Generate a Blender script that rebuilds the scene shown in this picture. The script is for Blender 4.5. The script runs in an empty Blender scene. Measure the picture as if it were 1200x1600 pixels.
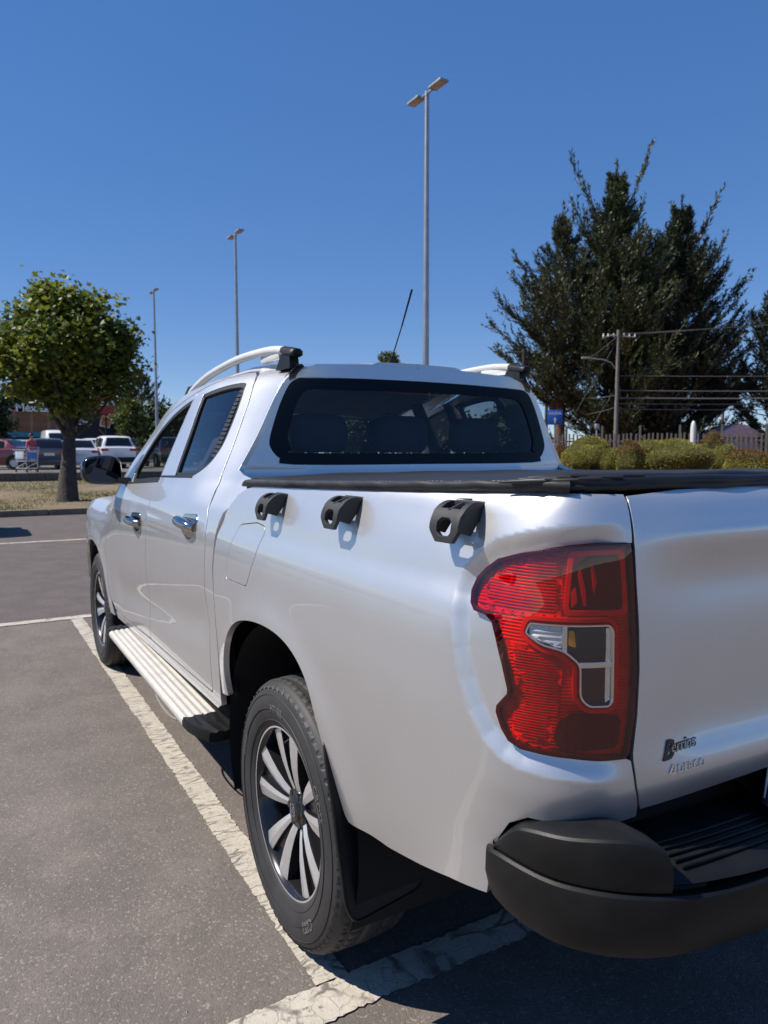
import bpy, bmesh, math, random
import numpy as np
from mathutils import Vector, Matrix
from mathutils.geometry import delaunay_2d_cdt
rad = math.radians
random.seed(7)
RNG = np.random.default_rng(11)
scene = bpy.context.scene
COL = scene.collection

# ------------------------------------------------------------------ camera
cam_d = bpy.data.cameras.new('camera')
cam = bpy.data.objects.new('camera', cam_d)
COL.objects.link(cam)
cam.location = (-1.675, -1.886, 1.406)
cam.rotation_euler = (rad(90 - 4.714), 0, rad(-30.27))
cam_d.sensor_fit = 'VERTICAL'
cam_d.sensor_height = 24.0
cam_d.lens = 24.0 * 1134.8 / 1600
cam_d.clip_start = 0.02
cam_d.clip_end = 2000
cam_d.dof.use_dof = True
cam_d.dof.focus_distance = 1.6
cam_d.dof.aperture_fstop = 5.6
scene.camera = cam
scene.render.resolution_x, scene.render.resolution_y = 768, 1024

# ------------------------------------------------------------------ sky and sun
SUN_EL, SUN_AZ = 51.0, -62.0          # azimuth from +Y towards +X
world = bpy.data.worlds.new('World')
scene.world = world
world.use_nodes = True
wn, wl = world.node_tree.nodes, world.node_tree.links
wn.clear()
sky = wn.new('ShaderNodeTexSky')
sky.sky_type = 'NISHITA'
sky.sun_disc = False
sky.sun_elevation = rad(SUN_EL)
sky.sun_rotation = rad(SUN_AZ)
sky.altitude = 300
sky.air_density = 0.6
sky.dust_density = 0.0
sky.ozone_density = 3.0
hsv = wn.new('ShaderNodeHueSaturation')
hsv.inputs['Saturation'].default_value = 1.92
hsv.inputs['Hue'].default_value = 0.515
hsv.inputs['Value'].default_value = 2.5
gam = wn.new('ShaderNodeGamma')          # flattens the sky's range the way the phone camera does
gam.inputs['Gamma'].default_value = 0.45
bg = wn.new('ShaderNodeBackground')
bg.inputs['Strength'].default_value = 0.105
wo = wn.new('ShaderNodeOutputWorld')
wl.new(sky.outputs[0], gam.inputs['Color'])
wl.new(gam.outputs[0], hsv.inputs['Color'])
wl.new(hsv.outputs[0], bg.inputs['Color'])
wl.new(bg.outputs[0], wo.inputs['Surface'])

sun_d = bpy.data.lights.new('sun', 'SUN')
sun_d.energy = 5.0
sun_d.angle = rad(0.53)
sun_d.color = (1.0, 0.94, 0.855)
sun = bpy.data.objects.new('sun', sun_d)
COL.objects.link(sun)
_s = Vector((math.sin(rad(SUN_AZ)) * math.cos(rad(SUN_EL)), math.cos(rad(SUN_AZ)) * math.cos(rad(SUN_EL)), math.sin(rad(SUN_EL))))
sun.rotation_euler = _s.to_track_quat('Z', 'Y').to_euler()
sun.location = (-20, 8, 30)

vs = scene.view_settings
vs.view_transform = 'Standard'
vs.look = 'None'
vs.exposure = 0.30
vs.gamma = 1.0
vs.use_curve_mapping = False
scene.render.engine = 'CYCLES'
try:
    scene.cycles.max_bounces = 8
    scene.cycles.transparent_max_bounces = 16
    scene.cycles.caustics_reflective = False
    scene.cycles.caustics_refractive = False
    scene.cycles.sample_clamp_indirect = 4.0
except Exception:
    pass

# ------------------------------------------------------------------ materials
def _mix(nt, a, b, fac):
    m = nt.nodes.new('ShaderNodeMix'); m.data_type = 'RGBA'
    for sock, v in ((m.inputs[6], a), (m.inputs[7], b)):
        if hasattr(v, 'is_output'): nt.links.new(v, sock)
        else: sock.default_value = (*v, 1)
    if hasattr(fac, 'is_output'): nt.links.new(fac, m.inputs[0])
    else: m.inputs[0].default_value = fac
    return m.outputs[2]

def _noise(nt, scale, detail=4, rough=.55, kind='Object', vec=None):
    if vec is None:
        tc = nt.nodes.new('ShaderNodeTexCoord'); vec = tc.outputs[kind]
    n = nt.nodes.new('ShaderNodeTexNoise')
    n.inputs['Scale'].default_value = scale
    n.inputs['Detail'].default_value = detail
    n.inputs['Roughness'].default_value = rough
    nt.links.new(vec, n.inputs['Vector'])
    return n.outputs['Fac']

def _ramp(nt, fac, stops):
    r = nt.nodes.new('ShaderNodeValToRGB')
    el = r.color_ramp.elements
    while len(el) < len(stops): el.new(.5)
    for e, (p, c) in zip(el, stops):
        e.position = p
        e.color = (*c, 1) if len(c) == 3 else c
    nt.links.new(fac, r.inputs[0])
    return r.outputs[0]

def _bump(nt, h, strength, dist, normal=None):
    b = nt.nodes.new('ShaderNodeBump')
    b.inputs['Strength'].default_value = strength
    b.inputs['Distance'].default_value = dist
    nt.links.new(h, b.inputs['Height'])
    if normal is not None: nt.links.new(normal, b.inputs['Normal'])
    return b.outputs['Normal']

def pmat(name, col, rough=.5, metal=0., coat=0., var=.12, vscale=6., bump=0., bscale=80., bdist=.004, spec=.5, kind='Object', col2=None):
    m = bpy.data.materials.new(name); m.use_nodes = True
    nt = m.node_tree; p = nt.nodes['Principled BSDF']
    p.inputs['Roughness'].default_value = rough
    p.inputs['Metallic'].default_value = metal
    p.inputs['Coat Weight'].default_value = coat
    p.inputs['Coat Roughness'].default_value = .03
    p.inputs['Specular IOR Level'].default_value = spec
    f = _noise(nt, vscale, 4, kind=kind)
    c2 = col2 if col2 is not None else tuple(c * (1 - var) for c in col)
    c1 = col if col2 is not None else tuple(min(1, c * (1 + var)) for c in col)
    r = _ramp(nt, f, [(.3, c2), (.7, c1)])
    nt.links.new(r, p.inputs['Base Color'])
    if bump > 0:
        h = _noise(nt, bscale, 3, kind=kind)
        nt.links.new(_bump(nt, h, bump, bdist), p.inputs['Normal'])
    return m

def glassmat(name, tint, refl=1.0, rough=0.0, ior=1.5):
    """thin pane: tinted see-through plus a fresnel reflection"""
    m = bpy.data.materials.new(name); m.use_nodes = True
    nt = m.node_tree; nt.nodes.clear()
    tr = nt.nodes.new('ShaderNodeBsdfTransparent'); tr.inputs[0].default_value = (*tint, 1)
    gl = nt.nodes.new('ShaderNodeBsdfGlossy'); gl.inputs['Roughness'].default_value = rough
    gl.inputs[0].default_value = (refl, refl, refl, 1)
    lw = nt.nodes.new('ShaderNodeLayerWeight'); lw.inputs[0].default_value = .5      # Schlick fresnel, the same from both sides of the pane
    pw = nt.nodes.new('ShaderNodeMath'); pw.operation = 'POWER'; nt.links.new(lw.outputs['Facing'], pw.inputs[0]); pw.inputs[1].default_value = 5
    f0 = ((ior - 1) / (ior + 1)) ** 2
    fr = nt.nodes.new('ShaderNodeMath'); fr.operation = 'MULTIPLY_ADD'; nt.links.new(pw.outputs[0], fr.inputs[0]); fr.inputs[1].default_value = 1 - f0; fr.inputs[2].default_value = f0
    mx = nt.nodes.new('ShaderNodeMixShader')
    out = nt.nodes.new('ShaderNodeOutputMaterial')
    # faint dust film
    nz = _noise(nt, 9, 5)
    fm = nt.nodes.new('ShaderNodeMath'); fm.operation = 'MULTIPLY_ADD'
    nt.links.new(nz, fm.inputs[0]); fm.inputs[1].default_value = .03
    nt.links.new(fr.outputs[0], fm.inputs[2])
    nt.links.new(fm.outputs[0], mx.inputs[0])
    nt.links.new(tr.outputs[0], mx.inputs[1]); nt.links.new(gl.outputs[0], mx.inputs[2])
    nt.links.new(mx.outputs[0], out.inputs[0])
    return m

def leafmat(name, c_dark, c_light, trans=.35, scale=.9):
    m = bpy.data.materials.new(name); m.use_nodes = True
    nt = m.node_tree; nt.nodes.clear()
    geo = nt.nodes.new('ShaderNodeNewGeometry')
    big = _noise(nt, scale, 3)
    rr = nt.nodes.new('ShaderNodeMath'); rr.operation = 'MULTIPLY_ADD'
    nt.links.new(geo.outputs['Random Per Island'], rr.inputs[0]); rr.inputs[1].default_value = .5
    sub = nt.nodes.new('ShaderNodeMath'); sub.operation = 'SUBTRACT'; nt.links.new(big, sub.inputs[0]); sub.inputs[1].default_value = .25
    nt.links.new(sub.outputs[0], rr.inputs[2])
    colr = _ramp(nt, rr.outputs[0], [(.2, c_dark), (.8, c_light)])
    d = nt.nodes.new('ShaderNodeBsdfPrincipled'); nt.links.new(colr, d.inputs['Base Color'])
    d.inputs['Roughness'].default_value = .5
    t = nt.nodes.new('ShaderNodeBsdfTranslucent'); nt.links.new(colr, t.inputs[0])
    mx = nt.nodes.new('ShaderNodeMixShader'); mx.inputs[0].default_value = trans
    out = nt.nodes.new('ShaderNodeOutputMaterial')
    nt.links.new(d.outputs[0], mx.inputs[1]); nt.links.new(t.outputs[0], mx.inputs[2]); nt.links.new(mx.outputs[0], out.inputs[0])
    return m

M = {}
def car_paint(name, col, metal=.6, rough=.36):
    m = bpy.data.materials.new(name); m.use_nodes = True
    nt = m.node_tree; p = nt.nodes['Principled BSDF']
    f = _noise(nt, 2.2, 3); fl = _noise(nt, 900, 1)
    c = _ramp(nt, f, [(.35, tuple(x * .975 for x in col)), (.65, col)])
    c = _mix(nt, c, tuple(min(1, x * 1.12) for x in col), _ramp(nt, fl, [(.55, (0, 0, 0)), (.75, (1, 1, 1))]))
    nt.links.new(c, p.inputs['Base Color'])
    p.inputs['Metallic'].default_value = metal
    dirt = _noise(nt, 7, 6, .65)
    rg = _ramp(nt, dirt, [(.35, (rough,) * 3), (.8, (rough + .03,) * 3)])
    nt.links.new(rg, p.inputs['Roughness'])
    p.inputs['Coat Weight'].default_value = 1.0
    p.inputs['Coat IOR'].default_value = 1.52
    cr = _ramp(nt, dirt, [(.45, (.006,) * 3), (.9, (.03,) * 3)])
    nt.links.new(cr, p.inputs['Coat Roughness'])
    h = _noise(nt, 380, 2)
    nt.links.new(_bump(nt, h, .05, .0004), p.inputs['Normal'])
    return m
M['paint'] = car_paint('silver_pearl_paint', (.70, .695, .69), .78, .40)
M['dark'] = pmat('black_parts_and_gap_shade', (.004, .004, .004), .9)  # near-black, for dark parts and for the shade put behind panel gaps
M['plastic'] = pmat('grained_black_plastic', (.0115, .0112, .0108), .46, spec=.3, bump=.3, bscale=600, bdist=.0007, col2=(.0050, .0050, .0052), vscale=14)
M['hookplastic'] = pmat('printed_grey_plastic', (.028, .028, .028), .55, bump=.35, bscale=420, bdist=.0008, vscale=30)
M['rubber'] = pmat('window_rubber', (.008, .008, .008), .5)
M['gloss_black'] = pmat('gloss_black', (.008, .008, .009), .12, coat=.6)
M['frit'] = pmat('black_glass_frit', (.003, .003, .004), .06, spec=.22)
M['chrome'] = pmat('chrome', (.82, .82, .83), .06, metal=1, var=.04)
M['handle_chrome'] = pmat('handle_chrome', (.52, .50, .47), .10, metal=1, var=.05)
M['alu_cream'] = pmat('aluminium_step', (.62, .585, .52), .46, metal=.3, var=.08, vscale=14, bump=.1, bscale=300, bdist=.0005)
M['rail_white'] = pmat('satin_rail', (.74, .73, .70), .38, metal=.25, var=.05)
M['vinyl'] = pmat('black_vinyl', (.020, .020, .021), .48, bump=.35, bscale=900, bdist=.0005, vscale=5, var=.2)
M['tyre'] = pmat('tyre_rubber', (.030, .029, .029), .62, bump=.2, bscale=260, bdist=.0006, vscale=10, var=.25)
M['alloy_dark'] = pmat('alloy_black', (.02, .02, .022), .25, metal=.4, coat=.5)
M['alloy_cut'] = pmat('alloy_machined', (.84, .83, .82), .38, metal=.8, var=.06, vscale=40)
M['glass_rear'] = glassmat('tinted_rear_glass', (.68, .73, .75), refl=.6)
M['glass_side'] = glassmat('tinted_side_glass', (.36, .40, .42), ior=1.75)
M['glass_clear'] = glassmat('clear_glass', (.60, .66, .66))
M['seat'] = pmat('dark_seat_cloth', (.036, .036, .038), .8, bump=.3, bscale=300, bdist=.001)
M['trim'] = pmat('interior_trim', (.045, .047, .05), .7)
M['lining'] = pmat('headlining', (.16, .155, .15), .9)
M['paper'] = pmat('white_paper', (.7, .7, .7), .8)
M['lens_red'] = glassmat('red_lens', (.86, .022, .030), refl=1.0, ior=1.58)
M['reflector_grey'] = pmat('reflector_grey', (.72, .70, .67), .32, metal=.45)
M['lens_clear'] = glassmat('clear_lens', (.9, .9, .9))
M['red_refl'] = pmat('red_reflector', (.64, .04, .042), .3, coat=.5, var=.2, vscale=40)
M['red_body'] = pmat('red_lamp_body', (.80, .05, .05), .35, coat=.3)
M['lamp_black'] = pmat('lamp_black', (.075, .012, .014), .25)
M['lamp_rim'] = pmat('lamp_rim', (.05, .006, .008), .3)
M['amber'] = pmat('amber_bulb', (.7, .28, .03), .2)
M['metal_grey'] = pmat('galvanised_steel', (.36, .37, .38), .42, metal=.7, var=.12, vscale=3)
M['lamp_head'] = pmat('lamp_head_grey', (.30, .30, .30), .5, metal=.2)
M['led'] = pmat('led_lens', (.45, .42, .36), .3)
M['steel_dark'] = pmat('underbody_steel', (.007, .007, .007), .7)

# ------------------------------------------------------------------ mesh helpers
def tag(o, label=None, cat=None, group=None, kind=None):
    if label: o['label'] = label
    if cat: o['category'] = cat
    if group: o['group'] = group
    if kind: o['kind'] = kind
    return o

def empty(name, loc=(0, 0, 0), rz=0):
    o = bpy.data.objects.new(name, None); COL.objects.link(o)
    o.location = loc; o.rotation_euler = (0, 0, rz); o.empty_display_size = .2
    return o

def link(name, me, mat=None, parent=None):
    o = bpy.data.objects.new(name, me); COL.objects.link(o)
    if mat is not None and not me.materials:
        for mm in (mat if isinstance(mat, (list, tuple)) else [mat]):
            me.materials.append(M[mm] if isinstance(mm, str) else mm)
    if parent is not None: o.parent = parent
    return o

def raw_mesh(name, verts, faces, smooth=False, normals=None, mi=None):
    me = bpy.data.meshes.new(name)
    me.from_pydata([tuple(map(float, v)) for v in verts], [], [tuple(map(int, f)) for f in faces])
    me.update()
    if smooth: me.polygons.foreach_set('use_smooth', [True] * len(me.polygons))
    if mi is not None: me.polygons.foreach_set('material_index', list(map(int, mi)))
    if normals is not None:
        me.normals_split_custom_set_from_vertices([tuple(map(float, n)) for n in normals])
    return me

def fast_mesh(name, V, F):
    """numpy verts (n,3), faces (m,k)"""
    V = np.asarray(V, np.float32); F = np.asarray(F, np.int32)
    me = bpy.data.meshes.new(name)
    me.vertices.add(len(V)); me.vertices.foreach_set('co', V.ravel())
    me.loops.add(F.size); me.loops.foreach_set('vertex_index', F.ravel())
    me.polygons.add(len(F)); k = F.shape[1]
    me.polygons.foreach_set('loop_start', np.arange(0, F.size, k, dtype=np.int32))
    me.update(calc_edges=True); me.validate()
    return me

def mirrored(me):
    bm = bmesh.new(); bm.from_mesh(me)
    for v in bm.verts: v.co.x = -v.co.x
    bmesh.ops.reverse_faces(bm, faces=bm.faces)
    m2 = bpy.data.meshes.new(me.name); bm.to_mesh(m2); bm.free()
    for mm in me.materials: m2.materials.append(mm)
    return m2

class MB:
    """collects shapes into one mesh"""
    def __init__(s): s.v = []; s.f = []; s.mi = []; s.cur = 0
    def add(s, vs_, fs_):
        b = len(s.v); s.v += [tuple(map(float, p)) for p in vs_]
        for f in fs_: s.f.append(tuple(i + b for i in f)); s.mi.append(s.cur)
        return s
    def box(s, c, d, bev=0., rot=None):
        bm = bmesh.new(); bmesh.ops.create_cube(bm, size=1)
        for v in bm.verts: v.co = Vector((v.co.x * d[0], v.co.y * d[1], v.co.z * d[2]))
        if bev > 0: bmesh.ops.bevel(bm, geom=bm.edges[:], offset=bev, segments=2, affect='EDGES', profile=.5)
        mat = rot if rot is not None else Matrix.Identity(3)
        bm.verts.index_update()
        s.add([mat @ v.co + Vector(c) for v in bm.verts], [[v.index for v in f.verts] for f in bm.faces]); bm.free()
        return s
    def tube(s, path, r, n=10, caps=True):
        path = [Vector(p) for p in path]; rs = r if isinstance(r, (list, tuple)) else [r] * len(path)
        rings = []; up = None
        for i, p in enumerate(path):
            t = (path[min(i + 1, len(path) - 1)] - path[max(i - 1, 0)]).normalized()
            if up is None:
                up = Vector((0, 0, 1)) if abs(t.z) < .9 else Vector((1, 0, 0))
            x = t.cross(up).normalized(); up = x.cross(t).normalized()
            rings.append([p + (x * math.cos(a) + up * math.sin(a)) * rs[i] for a in [2 * math.pi * k / n for k in range(n)]])
        vs_ = [q for rg in rings for q in rg]; fs_ = []
        for i in range(len(rings) - 1):
            for k in range(n):
                a, b = i * n + k, i * n + (k + 1) % n
                fs_.append((a, b, b + n, a + n))
        if caps:
            fs_.append(tuple(range(n))[::-1]); fs_.append(tuple(range((len(rings) - 1) * n, len(rings) * n)))
        return s.add(vs_, fs_)
    def loft(s, secs, closed=False, caps=False):
        n = len(secs[0]); vs_ = [p for q in secs for p in q]; fs_ = []
        for i in range(len(secs) - 1):
            for k in range(n if closed else n - 1):
                a, b = i * n + k, i * n + (k + 1) % n
                fs_.append((a, a + n, b + n, b))
        if caps:
            fs_.append(tuple(range(n))); fs_.append(tuple(range((len(secs) - 1) * n, len(secs) * n))[::-1])
        return s.add(vs_, fs_)
    def prism(s, poly, fn0, fn1):
        """polygon points mapped by fn0 (one cap) and fn1 (other cap)"""
        n = len(poly)
        a = [fn0(*p) for p in poly]; b = [fn1(*p) for p in poly]
        fs_ = [tuple(range(n))[::-1], tuple(range(n, 2 * n))]
        for k in range(n): fs_.append((k, (k + 1) % n, (k + 1) % n + n, k + n))
        return s.add(a + b, fs_)
    def sphere(s, c, r, seg=12, ring=8):
        rr = r if isinstance(r, (tuple, list)) else (r, r, r)
        bm = bmesh.new(); bmesh.ops.create_uvsphere(bm, u_segments=seg, v_segments=ring, radius=1); bm.verts.index_update()
        s.add([Vector((v.co.x * rr[0] + c[0], v.co.y * rr[1] + c[1], v.co.z * rr[2] + c[2])) for v in bm.verts], [[v.index for v in f.verts] for f in bm.faces]); bm.free()
        return s
    def revolve(s, prof, axis='x', n=48, c=(0, 0, 0)):
        """prof: (a, r) along axis"""
        secs = []
        for k in range(n):
            t = 2 * math.pi * k / n
            secs.append([(a + c[0], r * math.cos(t) + c[1], r * math.sin(t) + c[2]) if axis == 'x' else (r * math.cos(t) + c[0], r * math.sin(t) + c[1], a + c[2]) for a, r in prof])
        m = len(prof); vs_ = [p for q in secs for p in q]; fs_ = []
        for k in range(n):
            for i in range(m - 1):
                a, b = k * m + i, ((k + 1) % n) * m + i
                fs_.append((a, b, b + 1, a + 1))
        return s.add(vs_, fs_)
    def mesh(s, name, smooth=False, angle=None):
        me = raw_mesh(name, s.v, s.f, smooth or angle is not None, mi=s.mi)
        bm = bmesh.new(); bm.from_mesh(me)
        bmesh.ops.recalc_face_normals(bm, faces=bm.faces)
        if angle is not None:
            for e in bm.edges:
                if len(e.link_faces) == 2 and e.calc_face_angle(0) > rad(angle): e.smooth = False
        bm.to_mesh(me); bm.free()
        return me
    def build(s, name, mat, parent=None, smooth=False, angle=30):
        return link(name, s.mesh(name, smooth, angle), mat, parent)

def both(name, me, mat, parent):
    """left part and its mirror image on the right"""
    a = link(name, me, mat, parent); b = link(name, mirrored(me), mat, parent)
    return a, b

def round_poly(pts, r, n=5):
    """pts: (a,b[,r]) -> polygon with rounded corners"""
    out = []; N = len(pts)
    for i in range(N):
        p = np.array(pts[i][:2]); q = np.array(pts[i - 1][:2]); t = np.array(pts[(i + 1) % N][:2])
        rr = pts[i][2] if len(pts[i]) > 2 else r
        d1 = q - p; d2 = t - p; l1 = np.linalg.norm(d1); l2 = np.linalg.norm(d2)
        rr = min(rr, .45 * l1, .45 * l2)
        if rr < 1e-4: out.append(tuple(p)); continue
        a = p + d1 / l1 * rr; b = p + d2 / l2 * rr
        for k in range(n):
            u = k / (n - 1); out.append(tuple((1 - u) ** 2 * a + 2 * u * (1 - u) * p + u * u * b))
    return out

def smooth_poly(pts, n=6):
    """closed Catmull-Rom through pts"""
    P = np.array(pts, float); N = len(P); out = []
    for i in range(N):
        p0, p1, p2, p3 = P[i - 1], P[i], P[(i + 1) % N], P[(i + 2) % N]
        for k in range(n):
            t = k / n
            out.append(tuple(.5 * ((2 * p1) + (-p0 + p2) * t + (2 * p0 - 5 * p1 + 4 * p2 - p3) * t * t + (-p0 + 3 * p1 - 3 * p2 + p3) * t ** 3)))
    return out

def inside(poly, pts):
    poly = np.asarray(poly); pts = np.asarray(pts); r = np.zeros(len(pts), bool)
    x, y = pts[:, 0], pts[:, 1]; j = len(poly) - 1
    for i in range(len(poly)):
        xi, yi = poly[i]; xj, yj = poly[j]
        if yi != yj:
            c = ((yi > y) != (yj > y)) & (x < (xj - xi) * (y - yi) / (yj - yi) + xi)
            r ^= c
        j = i
    return r

def polydist(poly, a, b):
    poly = np.asarray(poly, float); a = np.asarray(a, float); b = np.asarray(b, float); best = np.full(a.shape, 1e9)
    for i in range(len(poly)):
        p, q = poly[i - 1], poly[i]; e = q - p; L = e @ e + 1e-12
        t = np.clip(((a - p[0]) * e[0] + (b - p[1]) * e[1]) / L, 0, 1)
        best = np.minimum(best, np.hypot(a - p[0] - t * e[0], b - p[1] - t * e[1]))
    return best

def resample(poly, step):
    out = []
    for i in range(len(poly)):
        p = np.array(poly[i]); q = np.array(poly[(i + 1) % len(poly)]); n = max(1, int(math.ceil(np.linalg.norm(q - p) / step)))
        for k in range(n): out.append(tuple(p + (q - p) * k / n))
    res = []
    for p in out:
        if not res or math.hypot(p[0] - res[-1][0], p[1] - res[-1][1]) > 1e-4: res.append(p)
    if math.hypot(res[0][0] - res[-1][0], res[0][1] - res[-1][1]) < 1e-4: res.pop()
    return res

def grad_normals(P, ab, out):
    e = 1.5e-3; a, b = ab[:, 0], ab[:, 1]
    n = np.cross(P(a + e, b) - P(a - e, b), P(a, b + e) - P(a, b - e))
    n /= np.linalg.norm(n, axis=1, keepdims=True) + 1e-12
    if np.sum(n @ np.array(out)) < 0: n = -n
    return n

def panel_mesh(name, outline, P, out, holes=(), step=.03, stepb=None, depth=.012, lip=.0011, back=False, extra=None):
    """sheet-metal panel: outline in surface coordinates mapped by P, rounded folded edges, exact normals"""
    stepb = stepb or step
    loops = [resample(outline, min(step, .03))] + [resample(h, min(step, .03)) for h in holes]
    A = np.array(loops[0]); lo, hi = A.min(0), A.max(0)
    ga, gb = np.meshgrid(np.arange(lo[0] + step * .5, hi[0], step), np.arange(lo[1] + stepb * .5, hi[1], stepb))
    g = np.stack([ga.ravel(), gb.ravel()], -1)
    ok = inside(loops[0], g)
    for h in loops[1:]: ok &= ~inside(h, g)
    g = g[ok]
    if len(g):
        bd = np.concatenate([np.array(l) for l in loops])
        for l in loops:
            g = g[polydist(l, g[:, 0], g[:, 1]) > .4 * min(step, stepb)]
    if extra is not None:
        ex = np.asarray(extra); ok = inside(loops[0], ex)
        for h in loops[1:]: ok &= ~inside(h, ex)
        ex = ex[ok]
        for l in loops: ex = ex[polydist(l, ex[:, 0], ex[:, 1]) > .003]
        lo_, hi_ = ex.min(0), ex.max(0); g = np.concatenate([g, ex])
    pts = []; edges = []
    for l in loops:
        b = len(pts); pts += l; edges += [(b + i, b + (i + 1) % len(l)) for i in range(len(l))]
    nb = len(pts); pts += [tuple(p) for p in g]
    vo, eo, fo, ov, _, _ = delaunay_2d_cdt([Vector(p) for p in pts], edges, [], 0, 1e-7)
    ab = np.array([(v.x, v.y) for v in vo])
    tri = np.array([tuple(f) for f in fo if len(f) == 3])
    cen = ab[tri].mean(1)
    keep = inside(loops[0], cen)
    for h in loops[1:]: keep &= ~inside(h, cen)
    tri = tri[keep]
    V = P(ab[:, 0], ab[:, 1]); N = grad_normals(P, ab, out)
    fn = np.cross(V[tri[:, 1]] - V[tri[:, 0]], V[tri[:, 2]] - V[tri[:, 0]])
    flip = np.sum(fn * N[tri[:, 0]], 1) < 0
    tri[flip] = tri[flip][:, ::-1]
    verts = list(V); nor = list(N); faces = [tuple(t) for t in tri]
    if back:
        b = len(verts); verts += list(V - N * depth); nor += list(-N); faces += [tuple(b + i for i in t[::-1]) for t in tri]
    for li, l in enumerate(loops):
        L = np.array(l); Pv = P(L[:, 0], L[:, 1]); Nv = grad_normals(P, L, out)
        T = np.roll(Pv, -1, 0) - np.roll(Pv, 1, 0); T /= np.linalg.norm(T, axis=1, keepdims=True) + 1e-12
        O = np.cross(T, Nv); O /= np.linalg.norm(O, axis=1, keepdims=True) + 1e-12
        # pick outward (away from material)
        k = len(l) // 3; test = L[k] ; mid = (L[k - 1] + L[(k + 1) % len(L)]) / 2
        e = np.array(L[(k + 1) % len(L)]) - np.array(L[k - 1]); perp = np.array([e[1], -e[0]]) / (np.linalg.norm(e) + 1e-9) * 1e-3
        ins = inside(loops[0], np.array([L[k] + perp]))[0]
        if li > 0: ins = not inside(l, np.array([L[k] + perp]))[0]
        q0 = P(np.array([L[k][0]]), np.array([L[k][1]]))[0]; q1 = P(np.array([L[k][0] + perp[0]]), np.array([L[k][1] + perp[1]]))[0]
        dirn = (q1 - q0) * (-1 if ins else 1)
        if O[k] @ dirn < 0: O = -O
        rings = [(Pv, Nv), (Pv + O * lip * .7 - Nv * lip * .3, Nv * .7 + O * .7), (Pv + O * lip - Nv * lip, O), (Pv + O * lip - Nv * depth, O)]
        b = len(verts); n = len(l)
        for pv, nv in rings: verts += list(pv); nor += list(nv / (np.linalg.norm(nv, axis=1, keepdims=True)))
        for r in range(len(rings) - 1):
            for i in range(n):
                q = (b + r * n + i, b + r * n + (i + 1) % n, b + (r + 1) * n + (i + 1) % n, b + (r + 1) * n + i)
                fnv = np.cross(np.array(verts[q[1]]) - verts[q[0]], np.array(verts[q[3]]) - verts[q[0]])
                faces.append(q if fnv @ nor[q[3]] > 0 else q[::-1])
    return raw_mesh(name, verts, faces, True, nor)

def flipx_panel(name, outline, P, out, **k):
    """mirror image of a left panel with exact normals"""
    P2 = lambda a, b: P(a, b) * np.array([-1, 1, 1])
    return panel_mesh(name, outline, P2, (-out[0], out[1], out[2]), **k)

def panel(name, outline, P, out, mat, parent, two=True, **k):
    a = link(name, panel_mesh(name, outline, P, out, **k), mat, parent)
    if not two: return a
    return a, link(name, flipx_panel(name, outline, P, out, **k), mat, parent)

def text_mesh(name, body, size, extrude=.001, fn=None, shear=0., align='LEFT', offset=0., res=3):
    cu = bpy.data.curves.new(name, 'FONT'); cu.body = body; cu.size = size; cu.extrude = extrude; cu.shear = shear
    cu.align_x = align; cu.offset = offset; cu.resolution_u = res; cu.fill_mode = 'BOTH'
    o = bpy.data.objects.new(name, cu); COL.objects.link(o)
    bpy.context.view_layer.update()
    dg = bpy.context.evaluated_depsgraph_get()
    me = bpy.data.meshes.new_from_object(o.evaluated_get(dg))
    bpy.data.objects.remove(o); bpy.data.curves.remove(cu)
    me.name = name; me.materials.clear()
    if fn:
        for v in me.vertices: v.co = Vector(fn(v.co.x, v.co.y, v.co.z))
    me.update()
    return me

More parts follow.
